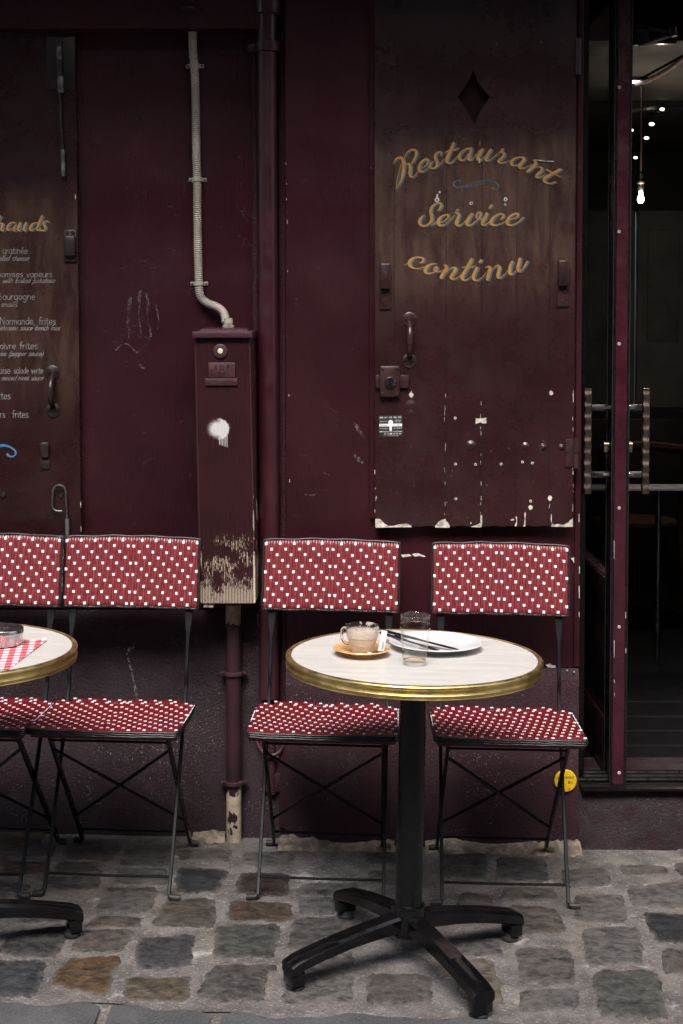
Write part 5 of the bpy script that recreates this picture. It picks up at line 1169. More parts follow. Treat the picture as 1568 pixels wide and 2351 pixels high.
# ------------------------------------------------------------------ inside: lamps, counter, chair
PYL = 2.4; bx_, bz_ = W(1471, 455, PYL)
pn = thing('pendant_lamp', 'bare lit filament bulb hanging on a red cord inside the restaurant', 'lamp', (bx_, PYL, bz_))
mb = MB(); mb.lathe([(.0, -.023), (.008, -.0215), (.0125, -.015), (.0145, -.005), (.0135, .005), (.009, .014), (.008, .031)], (bx_, PYL, bz_), 20); mb.build('bulb', M['bulb'], pn, local=on(pn))
mb = MB(); mb.lathe([(.011, .031), (.013, .04), (.013, .062), (.019, .066), (.019, .072), (.011, .078), (.010, .105), (.004, .11)], (bx_, PYL, bz_), 20); mb.build('socket', M['steel_dark'], pn, local=on(pn))
M['redcord'] = simple('dull_red_cord', (.028, .006, .005), .8); mb = MB(); mb.tube([(bx_, PYL, bz_ + .10), (bx_, PYL, cz - .001)], .004, 8); mb.build('cord', M['redcord'], pn, local=on(pn))
pl_ = bpy.data.lights.new('pendant_light', 'POINT'); plo = bpy.data.objects.new('pendant_light', pl_); col.objects.link(plo); plo.parent = pn; plo.location = (0, -.05, -.02); pl_.energy = 5; pl_.color = (1, .86, .66); pl_.shadow_soft_size = .03
def cpt(dx, dy): # where the view meets the ceiling
    d = ray(dx, dy); t = (cz - CAMZ) / d.z; return (d.x * t, CAMY + d.y * t)
for k, (dx, dy, r1, warm, lab) in enumerate(((1452, 183, .055, 0, 'cool white recessed ceiling spot nearest the open door, half hidden by its edge'),)):
    x, y = cpt(dx, dy); t = thing('ceiling_spot', lab, 'ceiling light', (x, y, cz)); mb = MB(); mb.lathe([(r1 * 1.55, -.001), (r1 * 1.5, -.012), (r1 * 1.1, -.014), (r1 * 1.05, -.006)], (x, y, cz), 28); mb.build('trim', M['steel_dark'], t, local=on(t))
    mb = MB(); mb.lathe([(r1, -.008), (r1 * .5, -.012), (0, -.012)], (x - r1 * .3, y, cz), 24); mb.build('lens', M['spot'], t, local=on(t))
for k, (dx, dy, Y_, r1, lab) in enumerate(((1496, 285, 3.25, 0.0142, 'small lit spot, brightest of the group above the hanging bulb'), (1449.5, 299, 3.25, 0.0105, 'small lit spot next to the door edge, level with the middle of the group'), (1484, 317, 3.25, 0.0128, 'small lit spot below the brightest one of the group'), (1459, 362, 3.25, 0.0105, 'small lit spot just above left of the hanging bulb'), (1520, 251, 2.97, .012, 'small dim spot, the highest one under the ceiling curve'))):
    x, z = W(dx, dy, Y_); t = thing('wall_spot', lab, 'spot light', (x, Y_, z), group='small spots above the bar'); mb = MB(); mb.lathe([(r1, .0), (r1 * .8, .008), (0, .010)], (0, 0, 0), 18, 'Y'); o = mb.build('lens', M['spotw'], t); o.scale = (1, 1, .62)
    mb = MB(); mb.lathe([(r1 * 1.25, -.05), (r1 * 1.3, .0), (r1 * 1.05, .002)], (0, 0, 0), 18, 'Y'); o = mb.build('housing', M['inner_dark'], t); o.scale = (1, 1, .62)
x0_, y0_ = cpt(1462, 186); x1_, y1_ = cpt(1568, 128); t = thing('ceiling_cable', 'brown cable run slung under the ceiling to the recessed spot', 'cable', (x0_, y0_, cz - .02))
mb = MB(); mb.tube([(x0_ + (x1_ - x0_) * u, y0_ + (y1_ - y0_) * u, cz - .012 - .06 * u * (1 - u)) for u in [i / 10 for i in range(11)]] + [(x1_ + (x1_ - x0_) * .4, y1_ + (y1_ - y0_) * .4, cz - .012)], .011, 8); M['cable'] = simple('brown_cable', (.12, .07, .045), .7); mb.build('cable', M['cable'], t, local=on(t))
CYt = 1.6; ca, cb = W(1388, 1127, CYt), W(1580, 1112, CYt)
ct_ = thing('bar_counter', 'dim bar table with a bright daylit edge behind the open door', 'counter', (ca[0] + .3, CYt + .3, fz))
mb = MB(); zt2, zt1 = ca[1], cb[1]; mb.box((ca[0] - .06, CYt, zt2), (ca[0] + 1.4, CYt + .16, zt2 + .010), .002); M['ctop'] = simple('counter_daylight_glint', (.88, .90, .93), .3, var=.2, nscale=9); mb.build('top', M['ctop'], ct_, local=on(ct_))  # near-white colour stands for daylight reflected on the glossy top
for xx in (WX(1511, 1200, CYt + .08), ca[0] + 1.2): mb = MB(); mb.tube([(xx, CYt + .08, fz), (xx, CYt + .08, zt2 - .002)], .012, 12); mb.build('leg', M['steel_dark'], ct_, local=on(ct_))
wc = thing('wooden_chair', 'brown wooden chair standing in the dark behind the door', 'chair', (WX(1466, 1300, 2.4), 2.5, fz)); px_ = on(wc)
def wbar(name, pts, r): mb = MB(); mb.tube(pts, r, 8); mb.build(name, M['wood'], wc)
wbar('back_rail', [(-.19, -.16, .80), (0, -.19, .82), (.19, -.16, .80)], .022)
for s_ in (-1, 1): wbar('leg', [(s_ * .17, .18, 0), (s_ * .16, .15, .45)], .014); wbar('leg', [(s_ * .19, -.22, 0), (s_ * .17, -.18, .45), (s_ * .19, -.16, .80)], .016)
mb = MB(); mb.lathe([(.01, .44), (.19, .44), (.2, .452), (.19, .465), (0, .462)], n=28); mb.build('seat', M['wood'], wc)

# ------------------------------------------------------------------ folding bistro chairs
def weave(ncol, nrow, place, shift0, mat_base=0, mat_dot=1, amp=.0019, edge=1.0, dot=.26):
    mb = MB(); SUB = 4; NX, NZ = ncol * SUB, nrow * 4
    def isw(c, r_):
        ph = (c + 2 * r_ + shift0) if c < ncol // 2 else (c + 2 * r_ + shift0 + 3)
        return ph % 5 == 0
    def tnear(c, rr):                         # rows above/below the nearest white crossing of this strand, 0..1 of the float
        best = 9
        for k in range(int(rr) - 4, int(rr) + 6):
            if isw(c, k): best = min(best, abs(rr - (k + .5)))
        return min(1, best / 2.5)
    H = {}
    for c in range(ncol):
        for j in range(NZ + 1): H[c, j] = math.sin(math.pi / 2 * tnear(c, j / 4))
    vs = []; tall = (0, .80, 1.0, .80)
    for j in range(NZ + 1):
        for i in range(NX + 1):
            c = min(i // SUB, ncol - 1); h = tall[i % SUB] * (.25 + .75 * H[c, j]) * amp if i % SUB else 0
            e = min(i, NX - i) / SUB; e2 = min(j, NZ - j) / 4
            h -= .004 * edge * (max(0, 1 - e / .9) ** 2 + max(0, 1 - e2 / .7) ** 2)
            vs.append(place(i / NX, j / NZ, h))
    fs = [(j * (NX + 1) + i, j * (NX + 1) + i + 1, (j + 1) * (NX + 1) + i + 1, (j + 1) * (NX + 1) + i) for j in range(NZ) for i in range(NX)]
    mb.mat(mat_base).add(vs, fs); mb.mat(mat_dot)
    for c in range(ncol):
        for r_ in range(nrow):
            if not isw(c, r_): continue
            u0, u1 = (c + .0) / ncol, (c + 1.0) / ncol; v0, v1 = (r_ + .5 - dot) / nrow, (r_ + .5 + dot) / nrow
            du, dv = (u1 - u0) * .06, (v1 - v0) * .08; lo, hi = -.0004, amp * .62
            P = [place(u, v, lo) for u, v in ((u0, v0), (u1, v0), (u1, v1), (u0, v1))] + [place(u, v, hi) for u, v in ((u0 + du, v0 + dv), (u1 - du, v0 + dv), (u1 - du, v1 - dv), (u0 + du, v1 - dv))]
            mb.add(P, [(4, 5, 6, 7), (0, 1, 5, 4), (1, 2, 6, 5), (2, 3, 7, 6), (3, 0, 4, 7)])
    return mb
SW, SZ = .193, .458                           # half width and height of the seat
SF, SB_, ST_ = -.205, .080, .116              # front edge, rear corner, rear tab (chair centre at 0)
chair = thing('bistro_chair', 'red and white woven folding bistro chair', 'chair', group='woven bistro chairs along the wall')
def seat_h(x, y): return SZ + .006 * math.cos((y - SF) / (SB_ - SF) * 5.2) * .5 - .004 * (1 - (x / SW) ** 2) + .0008 * math.sin(x * 60)
def seat_pt(u, v, h):
    y = SF + (SB_ - SF) * v; x = (-SW + 2 * SW * u) * (1 - .01 * v)
    return (x, y, seat_h(x, y) + h)
m1 = weave(47, 17, seat_pt, 1, amp=.0024, dot=.21)
def tab_pt(u, v, h): y = SB_ + (ST_ - SB_) * v; x = -.150 + .300 * u; return (x, y, seat_h(x, SB_) - .001 + h)
m2 = weave(36, 2, tab_pt, 3, edge=.6, amp=.0024, dot=.21); nv = len(m1.v)
m1.v += m2.v; m1.f += [tuple(i + nv for i in f) for f in m2.f]; m1.mi += m2.mi
m1.mat(0).box((-SW + .004, SF + .004, SZ - .026), (SW - .004, SB_ - .002, SZ - .010), .004); m1.box((-.147, SB_ - .0015, SZ - .022), (.147, ST_ - .002, SZ - .009), .003)
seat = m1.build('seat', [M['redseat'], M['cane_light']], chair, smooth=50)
mb = MB()
def rrect(x0, x1, y0, y1, r):
    out = []
    for cx_, cy2, a0 in ((x1 - r, y1 - r, 0), (x0 + r, y1 - r, 90), (x0 + r, y0 + r, 180), (x1 - r, y0 + r, 270)):
        out += [(cx_ + r * math.cos(R(a0 + k * 22.5)), cy2 + r * math.sin(R(a0 + k * 22.5))) for k in range(5)]
    return out
for k, dz in enumerate((-.0045, -.0100, -.0155)):
    base = rrect(-SW - .0015, SW + .0015, SF - .002, SB_ + .001, .012); den = []
    for i in range(len(base)):
        a, b = base[i], base[(i + 1) % len(base)]; n = max(1, int(math.hypot(b[0] - a[0], b[1] - a[1]) / .008))
        den += [(a[0] + (b[0] - a[0]) * q / n, a[1] + (b[1] - a[1]) * q / n) for q in range(n)]
    mb.tube([(x, y, SZ + dz + .6 * (seat_h(x, y) - SZ) + .0004 * math.sin(i * 1.1 + k)) for i, (x, y) in enumerate(den)], [(.0031 if (i + 3 * k) % 9 else .0024) for i in range(len(den))], 8, closed=True)
mb.build('seat_edging', M['blackweave'], seat, smooth=60)
for s_ in (-1, 1): mb = MB(); mb.tube([(s_ * (SW + .0012), SF + .01 + .0118 * i, SZ - .0032) for i in range(23)], [.0017 if i % 3 else .0008 for i in range(23)], 6); mb.build('white_stitching', M['cane_light'], seat, smooth=60)
BW, BZ0, BZ1 = .188, .709, .895
def back_y(u, v): return .150 + .030 * v + .010 * (1 - (2 * u - 1) ** 2)
def back_pt(u, v, h): return (-BW + 2 * BW * u, back_y(u, v) - .010 - h, BZ0 + (BZ1 - BZ0) * v + .0006 * math.sin(u * 21) * (abs(v - .5) * 2) + .004 * math.sin(math.pi * u) * v)
m1 = weave(48, 12, back_pt, 3, amp=.0046)
rear = []
for i in range(17):
    for v in (0, 1): u = i / 16; x, y, z = back_pt(u, v, -.003); rear += [(x * .985, y + .0, z), (x * .985, y + .016, z)]
m1.mat(0).add([(x, y, z) for x, y, z in rear], [(4 * i + 1, 4 * i + 5, 4 * i + 7, 4 * i + 3) for i in range(16)] + [(4 * i, 4 * i + 4, 4 * i + 5, 4 * i + 1) for i in range(16)] + [(4 * i + 2, 4 * i + 6, 4 * i + 7, 4 * i + 3) for i in range(16)] + [(0, 1, 3, 2), (64, 65, 67, 66)])
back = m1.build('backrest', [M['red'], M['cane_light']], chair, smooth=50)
mb = MB(); loop = [(i / 40, 0) for i in range(41)] + [(1, i / 20) for i in range(1, 21)] + [(1 - i / 40, 1) for i in range(1, 41)] + [(0, 1 - i / 20) for i in range(1, 20)]
pts = []
for i, (u, v) in enumerate(loop):
    x, y, z = back_pt(u, v, -.0055); ox_ = .0028 * (1 if u == 1 else -1 if u == 0 else 0); oz_ = .0028 * (1 if v == 1 else -1 if v == 0 else 0); pts.append((x + ox_ + .0005 * math.sin(i * .9), y, z + oz_ + .0007 * math.sin(i * .6)))
mb.tube(pts, .0038, 8, closed=True); mb.build('back_edging', M['blackweave'], back, smooth=60)
for s_, u in ((-1, 0), (1, 1)): mb = MB(); mb.tube([(back_pt(u, v / 20, 0)[0] + s_ * .0022, back_pt(u, v / 20, -.016)[1], back_pt(u, v / 20, 0)[2]) for v in range(3, 18)], [.003 if v % 2 else .0018 for v in range(15)], 6); mb.build('white_stitching', M['cane_light'], back, smooth=60)
FFY, RFY = -.156, .240                        # front and rear feet
for s_ in (-1, 1):
    x = s_ * .164
    p = [(x, FFY, .014), (x, FFY + .0549, .10), (x, .094, .455), (x, .112, .53), (x, .126, .575), (x, .138, .625), (x, .146, .66), (x, .155, .70), (x, .172, .80), (x, .182, .86)]
    ab = [(.0046, .0046), (.0046, .0046), (.0046, .0056), (.0046, .0062), (.0048, .0068), (.0050, .0062), (.0085, .0040), (.0105, .0026), (.0105, .0022), (.0105, .0022)]
    q = crom([(*a, *b) for a, b in zip(p, ab)], 4); mb = MB(); mb.sweep([a[:3] for a in q], [a[3:] for a in q]); lg = mb.build('front_leg', M['rod'], chair)
    mb = MB(); mb.tube([(x + s_ * .001, FFY, .013), (x + s_ * .006, FFY - .001, .0085), (x + s_ * .020, FFY - .002, .0078), (x + s_ * .030, FFY - .002, .008)], [.0062, .0085, .0095, .0080], 10); mb.build('foot_cap', M['rubber'], lg)
    xr = s_ * .156; mb = MB(); tz = lambda t: (xr, -.150 + (RFY + .150) * t, .438 - .424 * t)
    mb.sweep([tz(i / 12) for i in range(13)], [(.0043, .0090)] * 13); lg = mb.build('rear_leg', M['black'], chair)
    mb = MB(); mb.tube([(xr, RFY, .014), (xr + s_ * .008, RFY, .009), (xr + s_ * .024, RFY, .0085)], [.0070, .0095, .0080], 10); mb.build('foot_cap', M['rubber'], lg)
def strut(name, pts, r, m): mb = MB(); mb.tube(pts, r, 8); mb.build(name, m, chair)
yf = lambda z: FFY + .549 * z
strut('stretcher', [(-.164, yf(.052), .052), (0, yf(.052) + .001, .050), (.164, yf(.052), .052)], .0037, M['rod'])
def rl(x, t): return (x, -.150 + (RFY + .150) * t, .438 - .424 * t)
strut('stretcher', [rl(-.156, .90), rl(.156, .90)], .0040, M['black']); strut('stretcher', [rl(-.156, .08), rl(.156, .08)], .0034, M['black'])
for s_ in (-1, 1):
    mb = MB(); a, b = Vector(rl(s_ * .154, .15)), Vector(rl(-s_ * .154, .78)); n = 12; off = Vector((0, .0022 * s_, .0022 * s_))
    mb.tube([a.lerp(b, i / n) + off for i in range(n + 1)], [.0044 + .0009 * (i in (4, 5, 8)) for i in range(n + 1)], 6); mb.build('brace', M['black'], chair)
for s_ in (-1, 1): mb = MB(); mb.box((s_ * .1565 - .0085, -.155, SZ - .031), (s_ * .1565 + .0085, .075, SZ - .0262), .001); mb.build('seat_runner', M['black'], chair)
# the chair centre lies .205 behind its seat front: stand each where the picture shows it
def put_chair(o, dxb, yaw, label, slope):
    xb = WX(dxb, 1320, -.115); o.location = (xb, -.285 if dxb > 1000 else -.27, zg(xb)); c, s_ = math.cos(yaw), math.sin(yaw)
    o.location.x = xb + math.sin(yaw) * .16 - .80 * math.sin(slope); o.rotation_euler = (0, slope, yaw); o['label'] = label
spots = ((301, R(-3.2), 'red woven bistro chair with a free seat left of the ribbed meter box', R(.5)), (760, R(-2.4), 'red woven bistro chair between the meter box and the table with the glass', R(.9)),
         (1148, R(-.6), 'red woven bistro chair beside the doorway, in front of the round yellow marker', R(1.1)), (-14, R(-4.6), 'red woven bistro chair cut off at the frame, behind the table with the ashtray', R(.3)))
for k, (dx, yaw, lab, sl) in enumerate(spots): put_chair(chair if k == 0 else copy_tree(chair), dx, yaw, lab, sl)
# ------------------------------------------------------------------ round brass-rimmed tables
RT, HT = .300, .733
def make_table(loc, tilt, spin, label):
    t = thing('bistro_table', label, 'table', loc, (0, tilt, 0), group='round brass-rimmed tables')
    mb = MB(); ri = RT - .0125; mb.lathe([(0, HT), (ri - .0015, HT), (ri - .0004, HT - .0012), (ri - .0004, HT - .022), (0, HT - .022)], n=128); mb.build('tabletop', M['laminate'], t, smooth=30)
    mb = MB(); a = []
    for r, h in ((ri, -.030), (ri, .0004), (ri + .002, .0014), (ri + .006, .0018), (RT - .003, .0008), (RT - .0006, -.0015), (RT, -.0045), (RT - .0004, -.0085), (RT - .0028, -.0105), (RT - .0048, -.0125), (RT - .0050, -.0195), (RT - .0046, -.0215), (RT - .0016, -.0225), (RT - .0004, -.0245), (RT - .0008, -.0285), (RT - .0034, -.0300), (RT - .0036, -.0318), (RT - .0016, -.0328), (RT - .0012, -.0350), (RT - .004, -.0375), (RT - .010, -.0380), (ri, -.036)): a.append((r, HT + h * (.82 if h < 0 else 1)))
    mb.lathe(a, n=160, close=True); mb.build('brass_rim', M['brass'], t, smooth=42)
    mb = MB(); mb.lathe([(.17, HT - .0285), (.17, HT - .0222), (.0, HT - .0222)], n=48); mb.box((-.20, -.03, HT - .0325), (.20, .03, HT - .0287), .001); mb.build('mounting_plate', M['black'], t)
    mb = MB(); mb.lathe([(.0315, .085), (.0315, HT - .031)], n=40); mb.build('pole', M['black'], t)
    mb = MB(); mb.lathe([(.034, .070), (.038, .074), (.0400, .085), (.0400, .138), (.0385, .143), (.034, .146), (.032, .147)], n=40); mb.build('hub', M['black_leg'], t)
    for k in range(4):
        a = spin + k * math.pi / 2; mb = MB(); c, s_ = math.cos(a), math.sin(a); n = 14; b = bmesh.new(); rows = []
        for i in range(n + 1):
            u = i / n; r = .034 + (.318 - .034) * u; top = .124 - .030 * u - .024 * u * u; bot = top - .040 + .009 * u + .004 * math.sin(math.pi * u); w = .0225 + .004 * u
            if i == n: top -= .004
            rows.append([b.verts.new((r, w * .78, bot)), b.verts.new((r, w, bot + .004)), b.verts.new((r, w, top - .006)), b.verts.new((r, w * .72, top)), b.verts.new((r, -w * .72, top)), b.verts.new((r, -w, top - .006)), b.verts.new((r, -w, bot + .004)), b.verts.new((r, -w * .78, bot))])
        for i in range(n):
            for q in range(8): b.faces.new([rows[i][q], rows[i][(q + 1) % 8], rows[i + 1][(q + 1) % 8], rows[i + 1][q]])
        b.faces.new(rows[0]); b.faces.new(list(reversed(rows[-1]))); mb.bm(b)
        mb.hexa([(.287, -.0238, .016), (.3165, -.0238, .014), (.3165, .0238, .014), (.287, .0238, .016), (.283, -.0234, .046), (.317, -.0238, .050), (.317, .0238, .050), (.283, .0234, .046)], .003)
        mb.v = [(x * c - y * s_, x * s_ + y * c, z) for x, y, z in mb.v]; lg = mb.build('leg', M['black_leg'], t, smooth=40)
        mb = MB(); mb.lathe([(.018, 0), (.0205, .002), (.0205, .009), (.015, .012), (.013, .02), (0, .02)], (.296 * c, .296 * s_, 0), 20); mb.build('foot_pad', M['rubber'], lg)
    return t
TT = R(1.15); TX, TY = .155, -.785
tb = make_table((TX, TY, zg(TX)), TT, .506, 'round brass-rimmed bistro table with a used cup, glass and plate on it')
TX2 = (-119 - CX) / FOC * 3.40; tb2 = make_table((TX2, TY, zg(TX2)), R(.6), .42, 'round brass-rimmed bistro table cut by the left frame edge, under the ashtray')
# ------------------------------------------------------------------ things left on the tables
def on_table(t, tilt, nx, ny, h=0.0):         # native picture point -> a spot on the tilted table top
    d = ray(nx / NAT, ny / NAT); n = Vector((math.sin(tilt), 0, math.cos(tilt))); o = Vector(t.location) + n * (HT + h)
    c = Vector((0, CAMY, CAMZ)); return c + d * ((o - c).dot(n) / d.dot(n))
P = on_table(tb, TT, 1323, 2398)
sau = thing('saucer', 'speckled tan stoneware saucer under the glass coffee cup', 'saucer', P, (0, TT, 0))
mb = MB(); mb.lathe([(.0, .0035), (.022, .0035), (.024, .0045), (.040, .0055), (.055, .0115), (.0655, .0155), (.0668, .0165), (.0655, .0185), (.054, .0150), (.040, .0085), (.027, .0070), (.0255, .0060), (0, .0060)], n=72); mb.lathe([(.036, .0), (.040, .0), (.041, .0048), (.0385, .0046)], n=72, close=True); mb.build('dish', M['stoneware'], sau, smooth=50)
up = Vector((math.sin(TT), 0, math.cos(TT))); P2 = P + up * .0066 + Vector((.001, -.002, 0))
cup = thing('coffee_cup', 'glass coffee cup smeared with dried milk foam standing on the tan saucer', 'cup', P2, (Matrix.Rotation(TT, 3, 'Y') @ Matrix.Rotation(R(178), 3, 'Z')).to_euler())
mb = MB(); mb.lathe([(0, .0), (.022, .0), (.0245, .0012), (.0262, .006), (.0305, .020), (.0345, .034), (.0350, .0365), (.0362, .0372), (.0380, .050), (.0392, .0635), (.0391, .0648), (.0380, .0648), (.0364, .050), (.0330, .037), (.0285, .020), (.0240, .0075), (.020, .0048), (0, .0045)], n=64); mb.build('bowl', M['cup'], cup, smooth=50)
hp_ = crom([(.0372, .0, .056), (.044, .0, .0565), (.0475, .0, .051), (.0478, .0, .040), (.0455, .0, .029), (.0395, .0, .022), (.0305, .0, .0195)], 5)
M['cuphandle'] = glass('cup_glass', (.95, .93, .9), .08); mb = MB(); mb.tube(hp_, .0034, 10); mb.build('handle', M['cuphandle'], cup)
M['spoon'] = simple('dark_reflecting_steel', (.22, .21, .20), .15, 1.0)
PA, PB = on_table(tb, TT, 1236, 2382, .017), on_table(tb, TT, 1405, 2383, .017)
sp = thing('teaspoon', 'small dark teaspoon lying across the front of the tan saucer', 'spoon', (PA + PB) / 2); dv = PB - PA
mb = MB(); mb.tube([PA - Vector(sp.location) + dv * u + Vector((0, -.004 * math.sin(math.pi * u), -.0085 * math.sin(math.pi * u))) for u in [i / 12 for i in range(13)]], [.0018 if i < 9 else .0018 + .0022 * math.sin((i - 8) / 4 * 3.1) for i in range(13)], 8); mb.build('spoon_body', M['spoon'], sp); 
PS = on_table(tb, TT, 1379, 2390, .012)
pk = thing('sugar_packet', 'torn white sugar stick packet with purple print leaning between cup and glass', 'packet', PS)
mb = MB(); u_, w_ = Vector((.0085, .002, .050)), Vector((.0125, .001, -.0015))
st0 = Vector((.0035, -.004, .002)); fold = [(-.022, .002, .0), (-.012, .0, .0005), (st0.x - .001, st0.y, st0.z)]
lft = [Vector(p) for p in fold] + [st0 + u_ * .5 + Vector((.0, -.001, 0)), st0 + u_]; rgt = [p + (Vector((.0035, -.011, 0)) if i < 2 else w_) for i, p in enumerate(lft)]
vv = lft + rgt; off = Vector((-.0006, .0012, .0006)); nn = len(lft); vv2 = [p + off for p in vv]
mb.add([tuple(p) for p in vv + vv2], [(i, i + 1, nn + i + 1, nn + i) for i in range(nn - 1)] + [(2 * nn + i, 3 * nn + i, 3 * nn + i + 1, 2 * nn + i + 1) for i in range(nn - 1)] + [(i, 2 * nn + i, 2 * nn + i + 1, i + 1) for i in range(nn - 1)] + [(nn + i, nn + i + 1, 3 * nn + i + 1, 3 * nn + i) for i in range(nn - 1)] + [(nn - 1, 3 * nn - 1, 4 * nn - 1, 2 * nn - 1)])
mb.build('paper', M['paper'], pk, smooth=0)
q = MB(); text_mesh(q, 'hette', 0, 0, .0068, 0); ux, wx = u_.normalized(), w_.normalized(); cen = st0 + u_ * .36 + w_ * .55 + Vector((0, -.0016, 0)); q.v = [tuple(cen + ux * v[0] - wx * v[2]) for v in q.v]; q.build('lettering', M['purple'], pk, smooth=0)
q = MB(); text_mesh(q, 'Sucre', 0, 0, .003, 0); cen = st0 + u_ * .78 + w_ * .5 + Vector((0, -.0012, 0)); q.v = [tuple(cen + ux * v[0] - wx * v[2]) for v in q.v]; q.build('lettering', M['ink'], pk, smooth=0)
PP = on_table(tb, TT, 1594, 2375)
pla = thing('dinner_plate', 'white used dinner plate with knife and fork, behind the tumbler', 'plate', PP, (0, TT, 0))
mb = MB(); mb.lathe([(.0, .003), (.055, .003), (.060, .0048), (.075, .0065), (.092, .0125), (.110, .0170), (.1118, .0182), (.110, .0198), (.092, .0158), (.076, .0098), (.066, .0075), (0, .0065)], n=96); mb.lathe([(.058, 0), (.062, 0), (.064, .0055), (.060, .0052)], n=96, close=True); mb.build('plate_body', M['ceramic'], pla, smooth=50)
mb = MB()
for _ in range(26):
    a, r = rng.uniform(-1.3, 1.2), rng.uniform(.045, .078); s_ = rng.uniform(.0008, .0026); mb.lathe([(s_, 0), (s_ * .6, s_ * .5), (0, s_ * .6)], (r * math.cos(a), r * math.sin(a) * .9, .0066 + max(0, (r - .066)) * .25 + .0002), 7)
mb.build('food_scraps', M['food'], pla)
def blade(name, A, B, prof, label, cat, mat_=None):
    o = thing(name, label, cat, (A + B) / 2); d = (B - A); L = d.length; d.normalize(); sd_ = d.cross(up).normalized(); nn = sd_.cross(d); mb = MB(); vs = []
    for u, w, h in prof:
        c = A + d * L * u - (A + B) / 2
        for k in range(8):
            a = math.pi * 2 * (k + .5) / 8; vs.append(tuple(c + sd_ * w * math.cos(a) + nn * h * math.sin(a)))
    m = len(prof); mb.add(vs, [(8 * i + k, 8 * i + (k + 1) % 8, 8 * i + 8 + (k + 1) % 8, 8 * i + 8 + k) for i in range(m - 1) for k in range(8)] + [tuple(range(8)), tuple(8 * (m - 1) + k for k in range(8))]); mb.build('blade_and_handle', mat_ or M['cutlery'], o, smooth=50); return o
A, B = on_table(tb, TT, 1402, 2308, .026), on_table(tb, TT, 1680, 2379, .0125)
blade('table_knife', A, B, [(0, .004, .003), (.02, .0075, .0035), (.42, .0055, .003), (.47, .0045, .0025), (.52, .0065, .0016), (.9, .0085, .0012), (.97, .006, .001), (1, .001, .0006)], 'long dark steel knife across the plate, its blade reaching past the tumbler', 'knife')
A, B = on_table(tb, TT, 1392, 2316, .024), on_table(tb, TT, 1604, 2381, .0125)
fk = blade('table_fork', A, B, [(0, .004, .003), (.02, .007, .0035), (.4, .004, .0028), (.66, .003, .002), (.74, .009, .0016), (.82, .0105, .0014)], 'dark steel fork on the plate beside the knife, tines down behind the tumbler', 'fork')
d = (B - A); L = d.length; d.normalize(); sd_ = d.cross(up).normalized(); mb = MB()
for k in range(4): mb.tube([A + d * L * .81 + sd_ * (.0025 * k * 1.9 - .0071) - (A + B) / 2, B + sd_ * (.0025 * k * 1.9 - .0071) - (A + B) / 2], [.0013, .0007], 6)
mb.build('tines', M['cutlery'], fk)
PG = on_table(tb, TT, 1517, 2433)
tu = thing('tumbler', 'clear bulged pint tumbler with amber dregs at the front of the plate', 'glass', PG, (0, TT, 0)); hG = .1145
mb = MB(); mb.lathe([(.0274, .0105), (.0276, .0125), (.0300, .048), (.0322, .074), (.0350, .085), (.0350, .091), (.0336, .099), (.0340, hG - .0008), (.0335, hG), (.0329, hG - .0008), (.0325, .099), (.0339, .091), (.0339, .085), (.0311, .074), (.0289, .048), (.0266, .0125), (.0266, .0105)], n=72, close=True); mb.build('glass_body', M['glass'], tu, smooth=50)
mb = MB(); mb.lathe([(0, .0), (.0255, .0), (.0268, .0012), (.0273, .0095), (.0270, .0102), (.0255, .0100), (.022, .0082), (0, .0076)], n=72); mb.build('glass_base', M['glass'], tu, smooth=40)
mb = MB(); mb.lathe([(.0225, .0094), (.0242, .0098), (.0260, .0116), (.0259, .0124), (.0238, .0106)], n=48, close=True); mb.build('drink_dregs', M['drink'], tu, smooth=50)
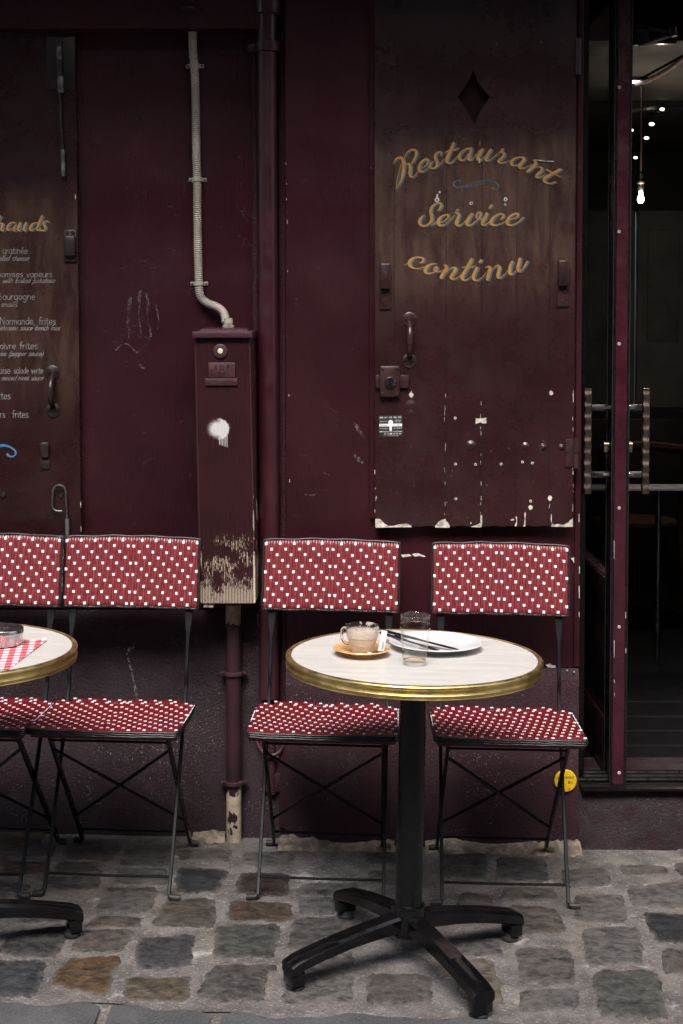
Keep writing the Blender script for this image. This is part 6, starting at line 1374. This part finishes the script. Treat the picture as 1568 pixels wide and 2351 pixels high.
# left table: checked napkin and steel ashtray
T2 = R(.6)
K0, K1, K2 = on_table(tb2, T2, 173, 2346), on_table(tb2, T2, 40, 2349), on_table(tb2, T2, 23, 2459)
e1, e2 = (K1 - K0).normalized() * .30, (K2 - K0).normalized() * .30; nup = Vector((math.sin(T2), 0, math.cos(T2)))
nk = thing('checked_napkin', 'red and white checked paper napkin under the steel ashtray', 'napkin', K0, (Matrix.Rotation(T2, 3, 'Y') @ Matrix.Rotation(math.atan2(e1.y, e1.x), 3, 'Z')).to_euler())
mb = MB(); n = 14; inv = Matrix.Rotation(-math.atan2(e1.y, e1.x), 3, 'Z'); ang = (inv @ e2); vs = []
for lay in (0, 1):
    for j in range(n + 1):
        for i in range(n + 1):
            u, v = i / n, j / n; cr = max(0, 1 - (u + v) * 9) ** 2 * .006 + .0009 * (1 + math.sin(u * 9 + v * 5)) ; p = Vector((.30 * u, 0, 0)) + Vector((ang.x, ang.y, 0)) * v; vs.append((p.x, p.y, .0008 + cr * 1.0 - .0006 * lay))
m = (n + 1) ** 2; mb.add(vs, [(b_ + j * (n + 1) + i, b_ + j * (n + 1) + i + 1, b_ + (j + 1) * (n + 1) + i + 1, b_ + (j + 1) * (n + 1) + i) for b_ in (0, m) for j in range(n) for i in range(n)]); mb.build('paper_sheet', M['gingham'], nk, smooth=60)
PA_ = on_table(tb2, T2, 3, 2362)
at_ = thing('ashtray', 'round brushed steel ashtray with a sooty lid on the checked napkin', 'ashtray', PA_ + nup * .0042, (0, T2, 0))
ra = .051; mb = MB(); mb.lathe([(0, 0), (ra - .002, 0), (ra - .001, .001), (ra - .001, .030), (ra - .006, .030)], n=64); mb.build('body', M['steel'], at_)
mb = MB(); mb.lathe([(ra + .0006, .024), (ra + .0010, .0245), (ra + .001, .0375), (ra - .001, .0392), (ra - .008, .0395), (.024, .0385), (.020, .0365), (.018, .032)], n=64); ld = mb.build('lid', M['ash_dark'], at_)
mb = MB(); mb.lathe([(ra + .0016, .0242), (ra + .0018, .025), (ra + .0018, .036), (ra + .0012, .037)], n=64); mb.build('lid_band', M['steel'], ld)
mb = MB(); mb.lathe([(.0178, .0315), (0, .031)], n=24); mb.build('lid_well', M['ink'], ld)
# a loop of old cable on the wall under the middle chair
x_, z_ = W(628, 1700, LY - .03); lc = thing('cable_loop', 'dark loose loop of old cable against the wall under the middle chair', 'cable', (x_, LY - .03, z_))
mb = MB(); mb.tube(crom([(-.045, .01, .05), (-.05, 0, 0), (-.02, -.01, -.04), (.02, -.005, -.03), (.035, .0, .02), (.01, .01, .045), (-.02, .012, .02)], 6), .005, 8); M['oldcable'] = simple('dull_red_brown_cable', (.05, .016, .014), .55, var=.5); mb.build('cable', M['oldcable'], lc)
mb = MB(); mb.tube([(-.01, .012, .055), (-.004, .012, -.16)], .012, 12); mb.box((-.03, .004, -.155), (.03, .03, -.10), .004); mb.build('stop_tap', M['grout'], lc)
